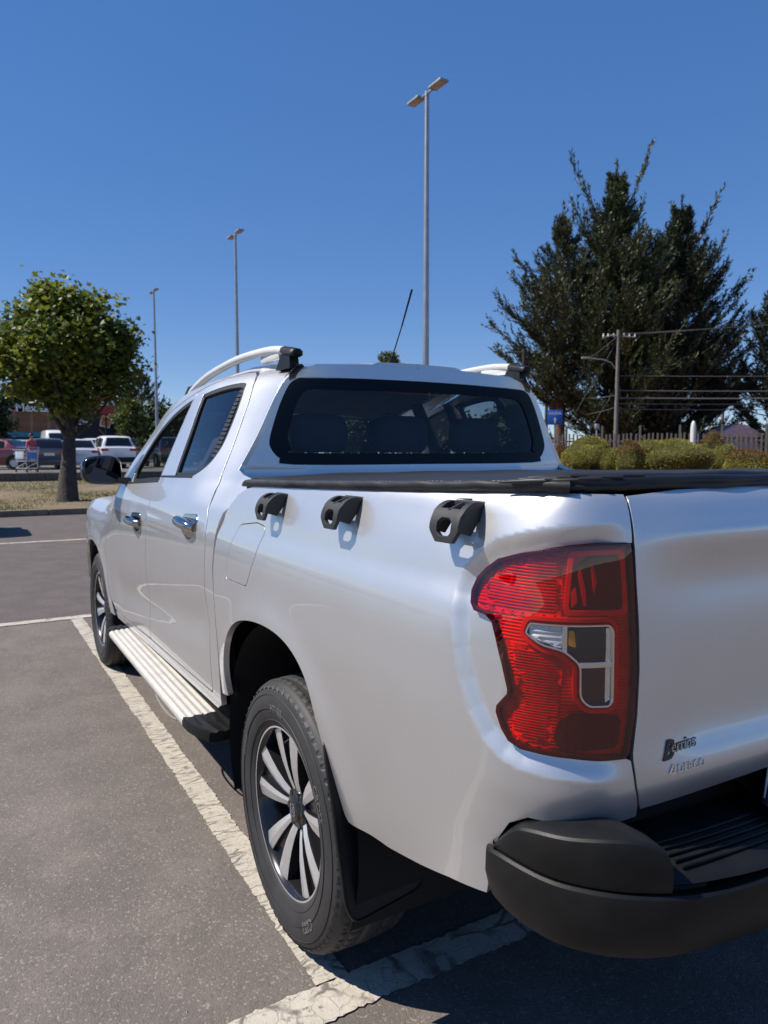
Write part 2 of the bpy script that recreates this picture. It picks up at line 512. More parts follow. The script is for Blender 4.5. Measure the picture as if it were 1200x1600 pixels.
# ------------------------------------------------------------------ the setting: ground, kerbs, painted lines
def asphalt_mat(name, base, far=False):
    m = bpy.data.materials.new(name); m.use_nodes = True
    nt = m.node_tree; p = nt.nodes['Principled BSDF']
    big = _noise(nt, .35, 5, .6); mid = _noise(nt, 3.0, 6, .65); fine = _noise(nt, 60, 4, .7)
    tc = nt.nodes.new('ShaderNodeTexCoord')
    vor = nt.nodes.new('ShaderNodeTexVoronoi'); vor.inputs['Scale'].default_value = 170
    nt.links.new(tc.outputs['Object'], vor.inputs['Vector'])
    c = _ramp(nt, big, [(.3, tuple(x * .86 for x in base)), (.7, tuple(x * 1.10 for x in base))])
    c = _mix(nt, c, tuple(x * .78 for x in base), _ramp(nt, mid, [(.42, (1, 1, 1)), (.62, (0, 0, 0))]))
    c = _mix(nt, c, tuple(x * .45 for x in base), _ramp(nt, fine, [(.30, (.6,) * 3), (.46, (0, 0, 0))]))
    # pale aggregate grains, by cell colour
    sep = nt.nodes.new('ShaderNodeSeparateColor'); nt.links.new(vor.outputs['Color'], sep.inputs[0])
    c = _mix(nt, c, tuple(min(1, x * 2.0) for x in base), _ramp(nt, sep.outputs[0], [(.88, (0, 0, 0)), (.97, (.50,) * 3)]))
    c = _mix(nt, c, tuple(x * .6 for x in base), _ramp(nt, sep.outputs[1], [(.70, (0, 0, 0)), (.95, (.42,) * 3)]))
    # oil stains and older, darker patches
    st = _noise(nt, .9, 3, .5); c = _mix(nt, c, tuple(x * .55 for x in base), _ramp(nt, st, [(.66, (0, 0, 0)), (.78, (.55,) * 3)]))
    # hairline cracks
    wv = nt.nodes.new('ShaderNodeTexVoronoi'); wv.feature = 'DISTANCE_TO_EDGE'; wv.inputs['Scale'].default_value = .55
    wp = nt.nodes.new('ShaderNodeVectorMath'); wp.operation = 'MULTIPLY_ADD'; wn2 = nt.nodes.new('ShaderNodeTexNoise'); wn2.inputs['Scale'].default_value = 3; wn2.inputs['Detail'].default_value = 6
    nt.links.new(tc.outputs['Object'], wn2.inputs['Vector']); nt.links.new(wn2.outputs['Color'], wp.inputs[0]); wp.inputs[1].default_value = (.5, .5, 0); nt.links.new(tc.outputs['Object'], wp.inputs[2]); nt.links.new(wp.outputs[0], wv.inputs['Vector'])
    c = _mix(nt, c, tuple(x * .35 for x in base), _ramp(nt, wv.outputs['Distance'], [(.0004, (.25,) * 3), (.0016, (0, 0, 0))]))
    nt.links.new(c, p.inputs['Base Color'])
    p.inputs['Roughness'].default_value = .82
    p.inputs['Specular IOR Level'].default_value = .35
    h2 = nt.nodes.new('ShaderNodeMath'); h2.operation = 'SUBTRACT'
    nt.links.new(fine, h2.inputs[0]); nt.links.new(vor.outputs['Distance'], h2.inputs[1])
    n1 = _bump(nt, h2.outputs[0], .42, .003)
    nt.links.new(_bump(nt, mid, .35, .03, n1), p.inputs['Normal'])
    return m

def paint_line_mat(name, base, asph, cell=(6, 7.5, 1), thick=1.0):
    m = bpy.data.materials.new(name); m.use_nodes = True
    nt = m.node_tree; p = nt.nodes['Principled BSDF']
    tc = nt.nodes.new('ShaderNodeTexCoord')
    warp = nt.nodes.new('ShaderNodeTexNoise'); warp.inputs['Scale'].default_value = 14; nt.links.new(tc.outputs['Object'], warp.inputs['Vector'])
    wv = nt.nodes.new('ShaderNodeVectorMath'); wv.operation = 'MULTIPLY_ADD'
    nt.links.new(warp.outputs['Color'], wv.inputs[0]); wv.inputs[1].default_value = (.05, .05, 0); nt.links.new(tc.outputs['Object'], wv.inputs[2])
    vor = nt.nodes.new('ShaderNodeTexVoronoi'); vor.feature = 'DISTANCE_TO_EDGE'; vor.inputs['Scale'].default_value = 15
    sc = nt.nodes.new('ShaderNodeVectorMath'); sc.operation = 'MULTIPLY'; nt.links.new(wv.outputs[0], sc.inputs[0]); sc.inputs[1].default_value = cell
    vor.inputs['Scale'].default_value = 1.0; nt.links.new(sc.outputs[0], vor.inputs['Vector'])
    vor2 = nt.nodes.new('ShaderNodeTexVoronoi'); vor2.feature = 'DISTANCE_TO_EDGE'; vor2.inputs['Scale'].default_value = 2.7
    nt.links.new(sc.outputs[0], vor2.inputs['Vector'])
    crack = _ramp(nt, vor.outputs[0], [(.010, (.05,) * 3), (.045 * thick, (1, 1, 1))])
    crack2 = _ramp(nt, vor2.outputs[0], [(.004, (.6,) * 3), (.03, (1, 1, 1))])
    part = _ramp(nt, _noise(nt, 9, 4, .6), [(.42, (1, 1, 1)), (.56, (0, 0, 0))])
    mxc = nt.nodes.new('ShaderNodeMath'); mxc.operation = 'MAXIMUM'; nt.links.new(crack, mxc.inputs[0]); nt.links.new(part, mxc.inputs[1]); crack = mxc.outputs[0]
    wear = _ramp(nt, _noise(nt, 55, 6, .75), [(.30, (0, 0, 0)), (.43, (1, 1, 1))])
    mul = nt.nodes.new('ShaderNodeMath'); mul.operation = 'MULTIPLY'; nt.links.new(crack, mul.inputs[0]); nt.links.new(wear, mul.inputs[1])
    mul2 = nt.nodes.new('ShaderNodeMath'); mul2.operation = 'MULTIPLY'; nt.links.new(mul.outputs[0], mul2.inputs[0]); nt.links.new(crack2, mul2.inputs[1])
    pc = _ramp(nt, _noise(nt, 8, 5, .7), [(.3, tuple(x * .78 for x in base)), (.7, base)])
    c = _mix(nt, asph, pc, mul2.outputs[0])
    nt.links.new(c, p.inputs['Base Color']); p.inputs['Roughness'].default_value = .75
    nt.links.new(_bump(nt, mul2.outputs[0], .6, .0025, _bump(nt, _noise(nt, 120, 4), .5, .003)), p.inputs['Normal'])
    return m

ASPH = (.180, .154, .134)
M['asphalt'] = asphalt_mat('worn_asphalt', ASPH)
M['line'] = paint_line_mat('cracked_road_paint', (.56, .505, .42), tuple(x * .8 for x in ASPH))
M['line_long'] = paint_line_mat('cracked_bay_paint', (.56, .505, .42), tuple(x * .8 for x in ASPH), (5, 24, 1), 1.6)
M['kerb'] = pmat('kerb_concrete', (.20, .165, .11), .85, bump=.5, bscale=40, bdist=.01, var=.3, vscale=4)
M['wallc'] = pmat('old_concrete', (.10, .088, .072), .85, bump=.5, bscale=30, bdist=.01, var=.35)
M['soil'] = pmat('dry_soil', (.22, .155, .095), .95, bump=.8, bscale=20, bdist=.03, col2=(.13, .105, .05), vscale=1.2)
M['mulch'] = pmat('red_mulch', (.20, .085, .05), .95, bump=.8, bscale=30, bdist=.03, var=.35, vscale=8)
M['grass'] = leafmat('dry_grass', (.085, .11, .025), (.26, .25, .08), .3, 1.2)

def sheet(name, x0, x1, y0, y1, z, mat, kind='structure', parent=None):
    me = raw_mesh(name, [(x0, y0, z), (x1, y0, z), (x1, y1, z), (x0, y1, z)], [(0, 1, 2, 3)])
    o = link(name, me, mat, parent)
    if kind: o['kind'] = kind
    return o

sheet('ground', -400, 700, -400, 900, 0, 'asphalt')

def ragged_strip(name, p0, p1, w, z, amp=.010, seed=0, step=.012, mat='line'):
    """painted strip with chipped edges, running from p0 to p1"""
    rr = np.random.default_rng(seed); p0 = np.array(p0, float); p1 = np.array(p1, float)
    L = np.linalg.norm(p1 - p0); t = (p1 - p0) / L; n = np.array([-t[1], t[0]])
    k = int(L / step); s = np.linspace(0, L, k + 1)
    def edge():
        a = rr.normal(0, 1, k + 1); b = np.convolve(rr.normal(0, 1, k + 1), np.ones(9) / 3, 'same')
        return amp * (.35 * a + .35 * b)
    e1, e2 = w / 2 + edge(), -w / 2 + edge()
    V = [(*(p0 + t * si + n * a), z) for si, a in zip(s, e1)] + [(*(p0 + t * si + n * b), z) for si, b in zip(s, e2)]
    F = [(i, i + 1, k + 2 + i, k + 1 + i)[::-1] for i in range(k)]
    o = link(name, raw_mesh(name, V, F), mat); o['kind'] = 'structure'
    return o
M['asphalt_lane'] = asphalt_mat('lane_asphalt', (.132, .110, .100))
lane = sheet('lane', -40, 14.0, 4.76, 15.75, .0025, 'asphalt_lane')
ragged_strip('bay_line', (-.872, -.235), (-.872, 4.64), .096, .004, .0055, 1, mat='line_long')
ragged_strip('bay_line', (-6.5, -.30), (3.2, -.30), .125, .0045, .008, 2)
ragged_strip('bay_line', (-9, 4.70), (-.5, 4.70), .11, .0055, .008, 3, .03)
ragged_strip('bay_line', (-9, 10.63), (6, 10.63), .12, .0065, .008, 4, .03)
for k in (-3, -2, 1, 2):
    ragged_strip('bay_line', (-.872 + 2.5 * k, -.235), (-.872 + 2.5 * k, 4.64), .096, .0035, .009, 10 + k, .03)

# loose stones on the asphalt: uncountable
def stones():
    V = []; F = []
    n = 900
    xs = RNG.uniform(-2.4, -.8, n); ys = RNG.uniform(-1.0, 6.0, n); sz = RNG.uniform(.0015, .0048, n)
    base = np.array([(1, 0, 0), (-.5, .8, 0), (-.6, -.7, 0), (.1, .1, .8), (.8, .7, .2)])
    tri = [(0, 4, 3), (4, 1, 3), (1, 2, 3), (2, 0, 3)]
    for i in range(n):
        a = RNG.uniform(0, 6.28); R = np.array([[math.cos(a), -math.sin(a), 0], [math.sin(a), math.cos(a), 0], [0, 0, 1]])
        b = len(V); V += list((base * RNG.uniform(.6, 1.2, (5, 1)) * sz[i]) @ R.T + np.array([xs[i], ys[i], .0]))
        F += [tuple(b + k for k in t) for t in tri]
    M['stone'] = pmat('pale_grit', (.30, .27, .24), .8, var=.4, vscale=3)
    o = link('loose_grit', raw_mesh('loose_grit', V, F), 'stone')
    tag(o, 'small pale grit scattered on the asphalt', 'grit', kind='stuff')
stones()

# kerb, grassy bank and the raised car park behind it
def kerb_run(name, y0, x0, x1, z0, h, w, mat, seg=1.0):
    mb = MB()
    n = int((x1 - x0) / seg)
    root = None
    for i in range(n):
        a = x0 + i * seg; m = MB().box((a + seg / 2, y0 + w / 2, z0 + h / 2), (seg - .012, w, h), .015)
        if root is None:
            root = m.build(name, mat); root['kind'] = 'structure'; me = root.data
        else:
            o = link('kerb_stone', me, None, root); o.location = (i * seg, 0, 0)
    return root
kerb_run('kerb', 15.75, -14, 9, 0, .14, .16, 'kerb')
def bank():
    nx, ny = 90, 40; V = []; F = []
    for j in range(ny + 1):
        for i in range(nx + 1):
            x = -14 + 23 * i / nx; y = 15.91 + (27.0 - 15.91) * j / ny; u = j / ny
            z = .12 + .24 * u + .03 * math.sin(x * 1.3 + y) * math.sin(u * 3.1) + .02 * math.sin(3.1 * x) * math.sin(2.3 * y) * math.sin(u * 3.1)
            V.append((x, y, z))
    for j in range(ny):
        for i in range(nx): a = j * (nx + 1) + i; F.append((a, a + 1, a + nx + 2, a + nx + 1))
    o = link('bank', raw_mesh('bank', V, F, True), 'soil'); o['kind'] = 'structure'
    # grass blades
    n = 26000; x = RNG.uniform(-5, 6, n); y = 15.95 + 11 * RNG.uniform(0, 1, n) ** 1.3
    dens = np.sin(x * 1.7 + .6 * y) + np.sin(y * 1.1 - x * .6) + RNG.normal(0, .6, n)
    k = dens > -.1; x, y = x[k], y[k]; n = len(x); u = (y - 15.91) / 11.1
    z = .12 + .24 * u + .03 * np.sin(x * 1.3 + y) * np.sin(u * 3.1) + .02 * np.sin(3.1 * x) * np.sin(2.3 * y) * np.sin(u * 3.1)
    a = RNG.uniform(0, 6.28, n); h = RNG.uniform(.02, .07, n); w = .012
    b0 = np.stack([x - w * np.cos(a), y - w * np.sin(a), z - .005], -1); b1 = np.stack([x + w * np.cos(a), y + w * np.sin(a), z - .005], -1)
    tip = np.stack([x + RNG.normal(0, .03, n), y + RNG.normal(0, .03, n), z + h], -1)
    o = link('grass', fast_mesh('grass', np.stack([b0, b1, tip], 1).reshape(-1, 3), np.arange(3 * n).reshape(-1, 3)), 'grass')
    tag(o, 'patchy dry grass on the bank beyond the kerb', 'grass', kind='stuff')
bank()
kerb_run('retaining_kerb', 27.0, -14, 9, .2, .46, .3, 'wallc', 1.0)
def raised_lot():
    m = MB().box((-9, 63.6, .30), (42, 72.5, .56), 0)
    o = m.build('raised_car_park', 'asphalt'); o['kind'] = 'structure'
raised_lot()

# ------------------------------------------------------------------ pickup truck: body surfaces
def pchip(xs, ys):
    xs = np.array(xs, float); ys = np.array(ys, float); h = np.diff(xs); dl = np.diff(ys) / h
    m = np.zeros_like(ys)
    for i in range(1, len(xs) - 1):
        if dl[i - 1] * dl[i] > 0:
            w1 = 2 * h[i] + h[i - 1]; w2 = h[i] + 2 * h[i - 1]; m[i] = (w1 + w2) / (w1 / dl[i - 1] + w2 / dl[i])
    m[0] = dl[0]; m[-1] = dl[-1]
    def f(x):
        x = np.clip(np.asarray(x, float), xs[0], xs[-1]); i = np.clip(np.searchsorted(xs, x) - 1, 0, len(xs) - 2)
        t = (x - xs[i]) / h[i]; t2 = t * t; t3 = t2 * t
        return (2 * t3 - 3 * t2 + 1) * ys[i] + (t3 - 2 * t2 + t) * h[i] * m[i] + (-2 * t3 + 3 * t2) * ys[i + 1] + (t3 - t2) * h[i] * m[i + 1]
    return f
def cspline(xs, ys):
    xs = np.array(xs, float); ys = np.array(ys, float); n = len(xs); h = np.diff(xs)
    A = np.zeros((n, n)); b = np.zeros(n); A[0, 0] = A[-1, -1] = 1
    for i in range(1, n - 1):
        A[i, i - 1] = h[i - 1]; A[i, i] = 2 * (h[i - 1] + h[i]); A[i, i + 1] = h[i]; b[i] = 6 * ((ys[i + 1] - ys[i]) / h[i] - (ys[i] - ys[i - 1]) / h[i - 1])
    Q = np.linalg.solve(A, b)
    def f(x):
        x = np.clip(np.asarray(x, float), xs[0], xs[-1]); i = np.clip(np.searchsorted(xs, x) - 1, 0, n - 2)
        a = xs[i + 1] - x; c = x - xs[i]; hh = h[i]
        return Q[i] * a ** 3 / (6 * hh) + Q[i + 1] * c ** 3 / (6 * hh) + (ys[i] / hh - Q[i] * hh / 6) * a + (ys[i + 1] / hh - Q[i + 1] * hh / 6) * c
    return f
def sst(a, b, x):
    t = np.clip((np.asarray(x, float) - a) / (b - a), 0, 1); return t * t * (3 - 2 * t)

def blur(f, xs, w):
    """smooth a profile so that no hard bands show in reflections"""
    g = np.linspace(xs[0], xs[-1], 400); v = f(g); k = max(3, int(w / (g[1] - g[0]))); ker = np.hanning(k + 2)[1:-1]; ker /= ker.sum()
    vp = np.pad(v, k, mode='reflect', reflect_type='odd'); vs2 = np.convolve(vp, ker, 'same')[k:-k]
    return cspline(g[::4].tolist() + [g[-1]] if g[::4][-1] < g[-1] else g[::4], np.append(vs2[::4], vs2[-1]) if g[::4][-1] < g[-1] else vs2[::4])

_wz = ([.3, .45, .55, .7, .85, 1.0, 1.1, 1.18, 1.23, 1.30, 1.5, 1.64, 1.70, 1.735, 1.757], [.87, .905, .917, .926, .936, .940, .936, .92, .898, .862, .752, .668, .625, .58, .53])
Wz = blur(pchip(*_wz), _wz[0], .06)
_wf = ([.3, .45, .7, .85, .95, 1.02, 1.08, 1.115, 1.13], [.87, .905, .928, .936, .932, .918, .88, .83, .79])
Wfd = pchip(*_wf)
def gauss(x, c, w): return np.exp(-((x - c) / w) ** 2)
def W(y, z):
    """half width of cab and front fender at station y, height z"""
    y = np.asarray(y, float); z = np.asarray(z, float)
    zz = z + .03 * sst(1.15, .6, y) * np.clip((z - 1.25) / .4, 0, 1) + .06 * np.clip((y - 1.75) / .6, 0, 3) ** 2 * np.clip((z - 1.3) / .4, 0, 1)
    g = Wz(zz) - .035 * np.clip((y - 1.4) / 1.0, 0, 1.5) ** 2 * np.clip((z - 1.15) / .4, 0, 1)
    g = g + .06 * sst(.75, 1.45, y) * np.clip((z - 1.28) / .38, 0, 1)
    g = g - .042 * sst(1.05, .62, y) * sst(1.20, 1.31, z) * sst(1.80, 1.42, z)
    # lower door scoop and shoulder crease
    dr = sst(2.6, 2.3, y) * sst(.5, .75, y)
    g = g - .014 * dr * gauss(z, .70 - .10 * (y - 1.6), .085) + .004 * dr * gauss(z, 1.125 - .012 * y, .016)
    t = sst(2.35, 2.95, y)
    w = g * (1 - t) + Wfd(z) * t
    # front wheel-arch flare
    rr = np.hypot(y - 3.155, z - .40)
    w = w + .012 * gauss(rr, .44, .07)
    return w - .14 * np.clip((y - 3.3) / .75, 0, 1.2) ** 2.2
def PW(y, z): return np.stack([-W(y, z), y + 0 * z, z + 0 * y], -1)
def PWo(off):
    def f(y, z):
        e = 2e-3
        wy = (W(y + e, z) - W(y - e, z)) / (2 * e); wzz = (W(y, z + e) - W(y, z - e)) / (2 * e)
        L = np.sqrt(1 + wy ** 2 + wzz ** 2)
        return np.stack([-W(y, z) - off / L, y - off * wy / L, z - off * wzz / L], -1)
    return f

CP = np.array([(-.940, .62), (-.943, .3), (-.945, 0), (-.941, -.4), (-.931, -.7), (-.914, -.86), (-.882, -.965), (-.832, -1.03), (-.77, -1.063), (-.70, -1.08), (-.5, -1.10), (-.25, -1.11), (0, -1.113)])
CP = np.concatenate([CP, [(-x, y) for x, y in CP[:-1][::-1]]])
_l = np.r_[0, np.cumsum(np.hypot(*np.diff(CP, axis=0).T))]; _l = _l - _l[2]
ccx, ccy = cspline(_l, CP[:, 0]), cspline(_l, CP[:, 1])
S0 = _l[12]          # arc length at the truck's centre line
def con(s):
    x, y = ccx(s), ccy(s); e = 1e-3
    tx, ty = ccx(s + e) - ccx(s - e), ccy(s + e) - ccy(s - e); L = np.hypot(tx, ty) + 1e-12
    return x, y, ty / L, -tx / L
_ds = ([.4, .5, .58, .68, .8, .95, 1.05, 1.12, 1.175, 1.20, 1.225, 1.28, 1.32, 1.345], [-.07, -.045, -.030, -.018, -.007, 0, -.002, -.011, -.029, -.034, -.040, -.058, -.074, -.100])
dS = blur(pchip(*_ds), _ds[0], .03)
dT = cspline([.70, .78, .84, .865, .90, .96, 1.05, 1.14, 1.19, 1.235, 1.26, 1.30, 1.33, 1.345], [-.04, -.022, -.002, -.003, -.016, -.022, -.018, -.02, -.024, -.011, -.002, -.014, -.030, -.048])
dTc = pchip([.70, .78, .84, .90, 1.0, 1.15, 1.25, 1.30, 1.33, 1.345], [-.04, -.02, -.006, -.004, -.004, -.006, -.012, -.024, -.038, -.056])
LAMP = [(1.171, 1.255), (1.114, 1.254), (1.061, 1.25), (1.008, 1.242), (.958, 1.231), (.915, 1.219), (.888, 1.201), (.868, 1.182), (.860, 1.16), (.864, 1.14), (.874, 1.129), (.900, 1.126), (.918, 1.115), (.930, 1.086), (.944, 1.045), (.956, 1.003), (.955, .993), (.935, .969), (.934, .959), (.945, .933), (.958, .915), (.979, .906), (1.018, .903), (1.067, .90), (1.119, .894), (1.167, .893), (1.174, .902), (1.183, .962), (1.185, 1.039), (1.181, 1.116), (1.176, 1.191), (1.172, 1.241)]
RECESS = [(1.26, 1.285), (1.17, 1.282), (1.10, 1.279), (1.0, 1.269), (.925, 1.246), (.872, 1.222), (.846, 1.19), (.836, 1.14), (.840, 1.09), (.853, 1.03), (.875, .96), (.908, .905), (.96, .880), (1.07, .868), (1.17, .862), (1.26, .860)]
LC = [(1.30, 1.258), (1.171, 1.256), (1.114, 1.255), (1.061, 1.251), (1.008, 1.243), (.958, 1.232), (.915, 1.221), (.886, 1.203), (.864, 1.18), (.855, 1.15), (.857, 1.11), (.866, 1.06), (.882, 1.01), (.903, .965), (.928, .930), (.957, .910), (.985, .902), (1.03, .898), (1.119, .891), (1.30, .889)]
def dB(s, z):
    s = np.minimum(s, 2 * S0 - s)
    a = sst(.78, 1.12, s); b = sst(1.15, 1.36, s)
    d = dS(z) * (1 - a) + a * (dTc(z) * (1 - b) + dT(z) * b)
    rr = np.hypot(s + .035, (z - .44))
    return d + .012 * gauss(rr, .47, .06) * (s < .8)
def Bs(off=0., recess=True):
    def f(s, z):
        s = np.asarray(s, float); z = np.asarray(z, float)
        s, z = np.broadcast_arrays(s, z)
        x, y, nx, ny = con(s); d = dB(s, z) + off
        if recess:
            sm = np.minimum(s, 2 * S0 - s)
            near = (sm > .80) & (sm < 1.20) & (z > .80) & (z < 1.33)
            if near.any():
                a, b = sm[near], z[near]; q = np.stack([a, b], -1)
                dist = np.where(inside(LC, q), 0, polydist(LC, a, b)); t = np.clip(1 - dist / .036, 0, 1)
                dd = np.zeros(s.shape); dd[near] = .015 * (t * t * (3 - 2 * t) * .5 + t * .5) * sst(1.19, 1.11, a)
                d = d - dd
        return np.stack([x + nx * d, y + ny * d, z], -1)
    return f
B0 = Bs(0.)
OUT_L = (-1, -.3, .2)

truck = empty('pickup_truck', (0, 0, 0))
tag(truck, 'large silver double-cab pickup truck parked in the foreground bay', 'pickup truck')

# ------------------------------------------------------------------ bed side, fuel flap, tailgate
SEAM = [(1.1745, 1.335), (1.1735, 1.297), (1.1725, 1.257)]
ARCH0 = [(-.452, .585), (-.455, .66), (-.447, .72), (-.40, .80), (-.30, .868), (-.17, .905), (-.03, .920), (.10, .913), (.20, .878), (.265, .82), (.30, .74), (.325, .65), (.355, .58), (.415, .533)]
ARCH = [(float(cspline(range(len(ARCH0)), [p[0] for p in ARCH0])(t)), float(cspline(range(len(ARCH0)), [p[1] for p in ARCH0])(t))) for t in np.linspace(0, len(ARCH0) - 1, 60)]
bed_outline = [(-.533, .60), (-.529, .75), (-.527, .87), (-.532, 1.01), (-.512, 1.124), (-.504, 1.15), (-.487, 1.199), (-.450, 1.236), (-.405, 1.268), (-.345, 1.288), (-.29, 1.298), (.0, 1.306), (.44, 1.320), (.76, 1.331), (1.0, 1.338)]
bed_outline += SEAM
lamp_edge = [LAMP[i] for i in range(1, 26)]
gap = .0045
def grow(poly, g):
    P_ = np.array(poly); c = []
    A = .5 * sum(P_[i - 1][0] * P_[i][1] - P_[i][0] * P_[i - 1][1] for i in range(len(P_)))
    for i in range(len(P_)):
        t = P_[(i + 1) % len(P_)] - P_[i - 1]; t = t / (np.linalg.norm(t) + 1e-9); n = np.array([t[1], -t[0]]) * (1 if A > 0 else -1)
        c.append(tuple(P_[i] + n * g))
    return c
LAMP_G = grow(LAMP, .003)
bed_outline += [LAMP_G[i] for i in range(1, 26)]
bed_outline += [(1.176, .886), (1.186, .839), (1.200, .80), (1.203, .778), (1.160, .772), (1.083, .778), (.992, .782), (.955, .762), (.930, .725), (.912, .672), (.898, .606), (.80, .592), (.70, .570), (.58, .547)]
bed_outline += ARCH[::-1]
bed_outline += [(-.520, .575)]
FUEL = round_poly([(-.318, 1.176, .02), (-.174, 1.193, .01), (-.098, 1.186, .022), (-.130, 1.10, .08), (-.195, 1.004, .015), (-.388, 1.000, .012), (-.370, 1.09, .09)], .01)
_ga, _gb = np.meshgrid(np.arange(.80, 1.2, .006), np.arange(.84, 1.31, .006))
annulus = np.stack([_ga.ravel(), _gb.ravel()], -1); annulus = annulus[polydist(LC, annulus[:, 0], annulus[:, 1]) < .050]
_zt = pchip([-.45, -.29, 0, .44, .76, 1.0, 1.17], [1.27, 1.298, 1.306, 1.320, 1.331, 1.338, 1.335])
_rows = np.concatenate([np.stack([np.arange(-.28, 1.17, .012), _zt(np.arange(-.28, 1.17, .012)) - q], -1) for q in (.0045, .009, .014, .020)])
annulus = np.concatenate([annulus, _rows])
panel('bed_side', bed_outline, B0, OUT_L, 'paint', truck, extra=annulus, holes=[grow(FUEL, .0045)], step=.014, depth=.02)
panel('fuel_flap', FUEL, Bs(.0005), OUT_L, 'paint', truck, step=.02, depth=.012)
# near-black sheet put behind the gaps in place of their shade
panel('gap_shade_panel', [(-.50, 1.26), (1.25, 1.32), (1.25, .82), (1.05, .84), (.95, .85), (.60, .95), (.40, 1.02), (-.44, .95)], Bs(-.03, False), OUT_L, 'dark', truck, step=.05, depth=.004)

tg = [(1.1800, 1.332), (1.1795, 1.297), (1.1785, 1.257), (1.182, 1.19), (1.188, 1.115), (1.191, 1.039), (1.189, .962), (1.182, .90), (1.183, .885), (1.192, .838), (1.206, .800), (1.209, .792)]
tg_out = tg + [(1.36, .800), (1.53, .806), (S0, .812)] + [(2 * S0 - s, z) for s, z in [(1.53, .806), (1.36, .800)]] + [(2 * S0 - s, z) for s, z in tg[::-1]] + [(2 * S0 - 1.3, 1.341), (S0, 1.345), (1.3, 1.341)]
_st = np.arange(1.19, 2 * S0 - 1.19, .014); _zz = pchip([1.18, 1.3, S0, 2 * S0 - 1.3, 2 * S0 - 1.18], [1.332, 1.341, 1.345, 1.341, 1.332])(_st)
_trow = np.concatenate([np.stack([_st, _zz - q], -1) for q in (.0045, .009, .014, .020)])
tailgate = panel('tailgate', tg_out, B0, (0, -1, .1), 'paint', truck, two=False, step=.014, depth=.03, extra=_trow)
# tailgate handle recess in the middle
hb = MB().box((0, -1.098, 1.18), (.30, .02, .085), .008)
hb.build('handle_surround', 'plastic', tailgate)
MB().box((0, -1.112, 1.195), (.20, .018, .03), .006).build('handle', 'chrome', tailgate)

def on_tail(s0, z0, scale=1.0, tilt=0., off=.0006):
    Pf = Bs(off)
    def fn(x, y, z):
        xx = x * math.cos(tilt) - y * math.sin(tilt); yy = x * math.sin(tilt) + y * math.cos(tilt)
        p = Pf(np.array([s0 + xx]), np.array([z0 + yy]))[0]; q = Bs(off + .01)(np.array([s0 + xx]), np.array([z0 + yy]))[0]
        n = (q - p) / .01
        return p + n * (z + .0008)
    return fn
me = text_mesh('dealer_lettering', 'DERCO', .0195, .0008, on_tail(1.276, .852, tilt=.02), offset=.0)
link('dealer_lettering', me, 'chrome', tailgate)
lg = MB()
for poly in ([(0, .0), (.004, -.003), (.0125, .017), (.011, .022)], [(.006, -.004), (.016, -.004), (.018, .002), (.008, .002)], [(.0135, .021), (.0145, .006), (.0195, .004), (.0175, .012)]):
    f0, f1 = on_tail(1.257, .853, off=.0004), on_tail(1.257, .853, off=.0016)
    poly = [(a * .8, b * .72) for a, b in poly]
    lg.prism(poly, lambda a, b: f0(a, b, 0), lambda a, b: f1(a, b, 0))
lg.build('dealer_logo', 'chrome', tailgate)
f = on_tail(1.262, .887, tilt=.03)
me = text_mesh('script_badge', 'errios', .027, .0012, f, shear=.45, offset=.0005)
link('script_badge', me, 'gloss_black', tailgate)
me = text_mesh('script_initial', 'B', .043, .0014, on_tail(1.243, .877, tilt=.06), shear=.5, offset=.0012)
link('script_initial', me, 'gloss_black', tailgate)
M['badge_silver'] = pmat('badge_silver', (.55, .5, .42), .3, metal=.8)
me = text_mesh('script_inlay', 'errios', .025, .0004, on_tail(1.263, .888, tilt=.03, off=.0020), shear=.45, offset=-.0003)
link('script_inlay', me, 'badge_silver', tailgate)

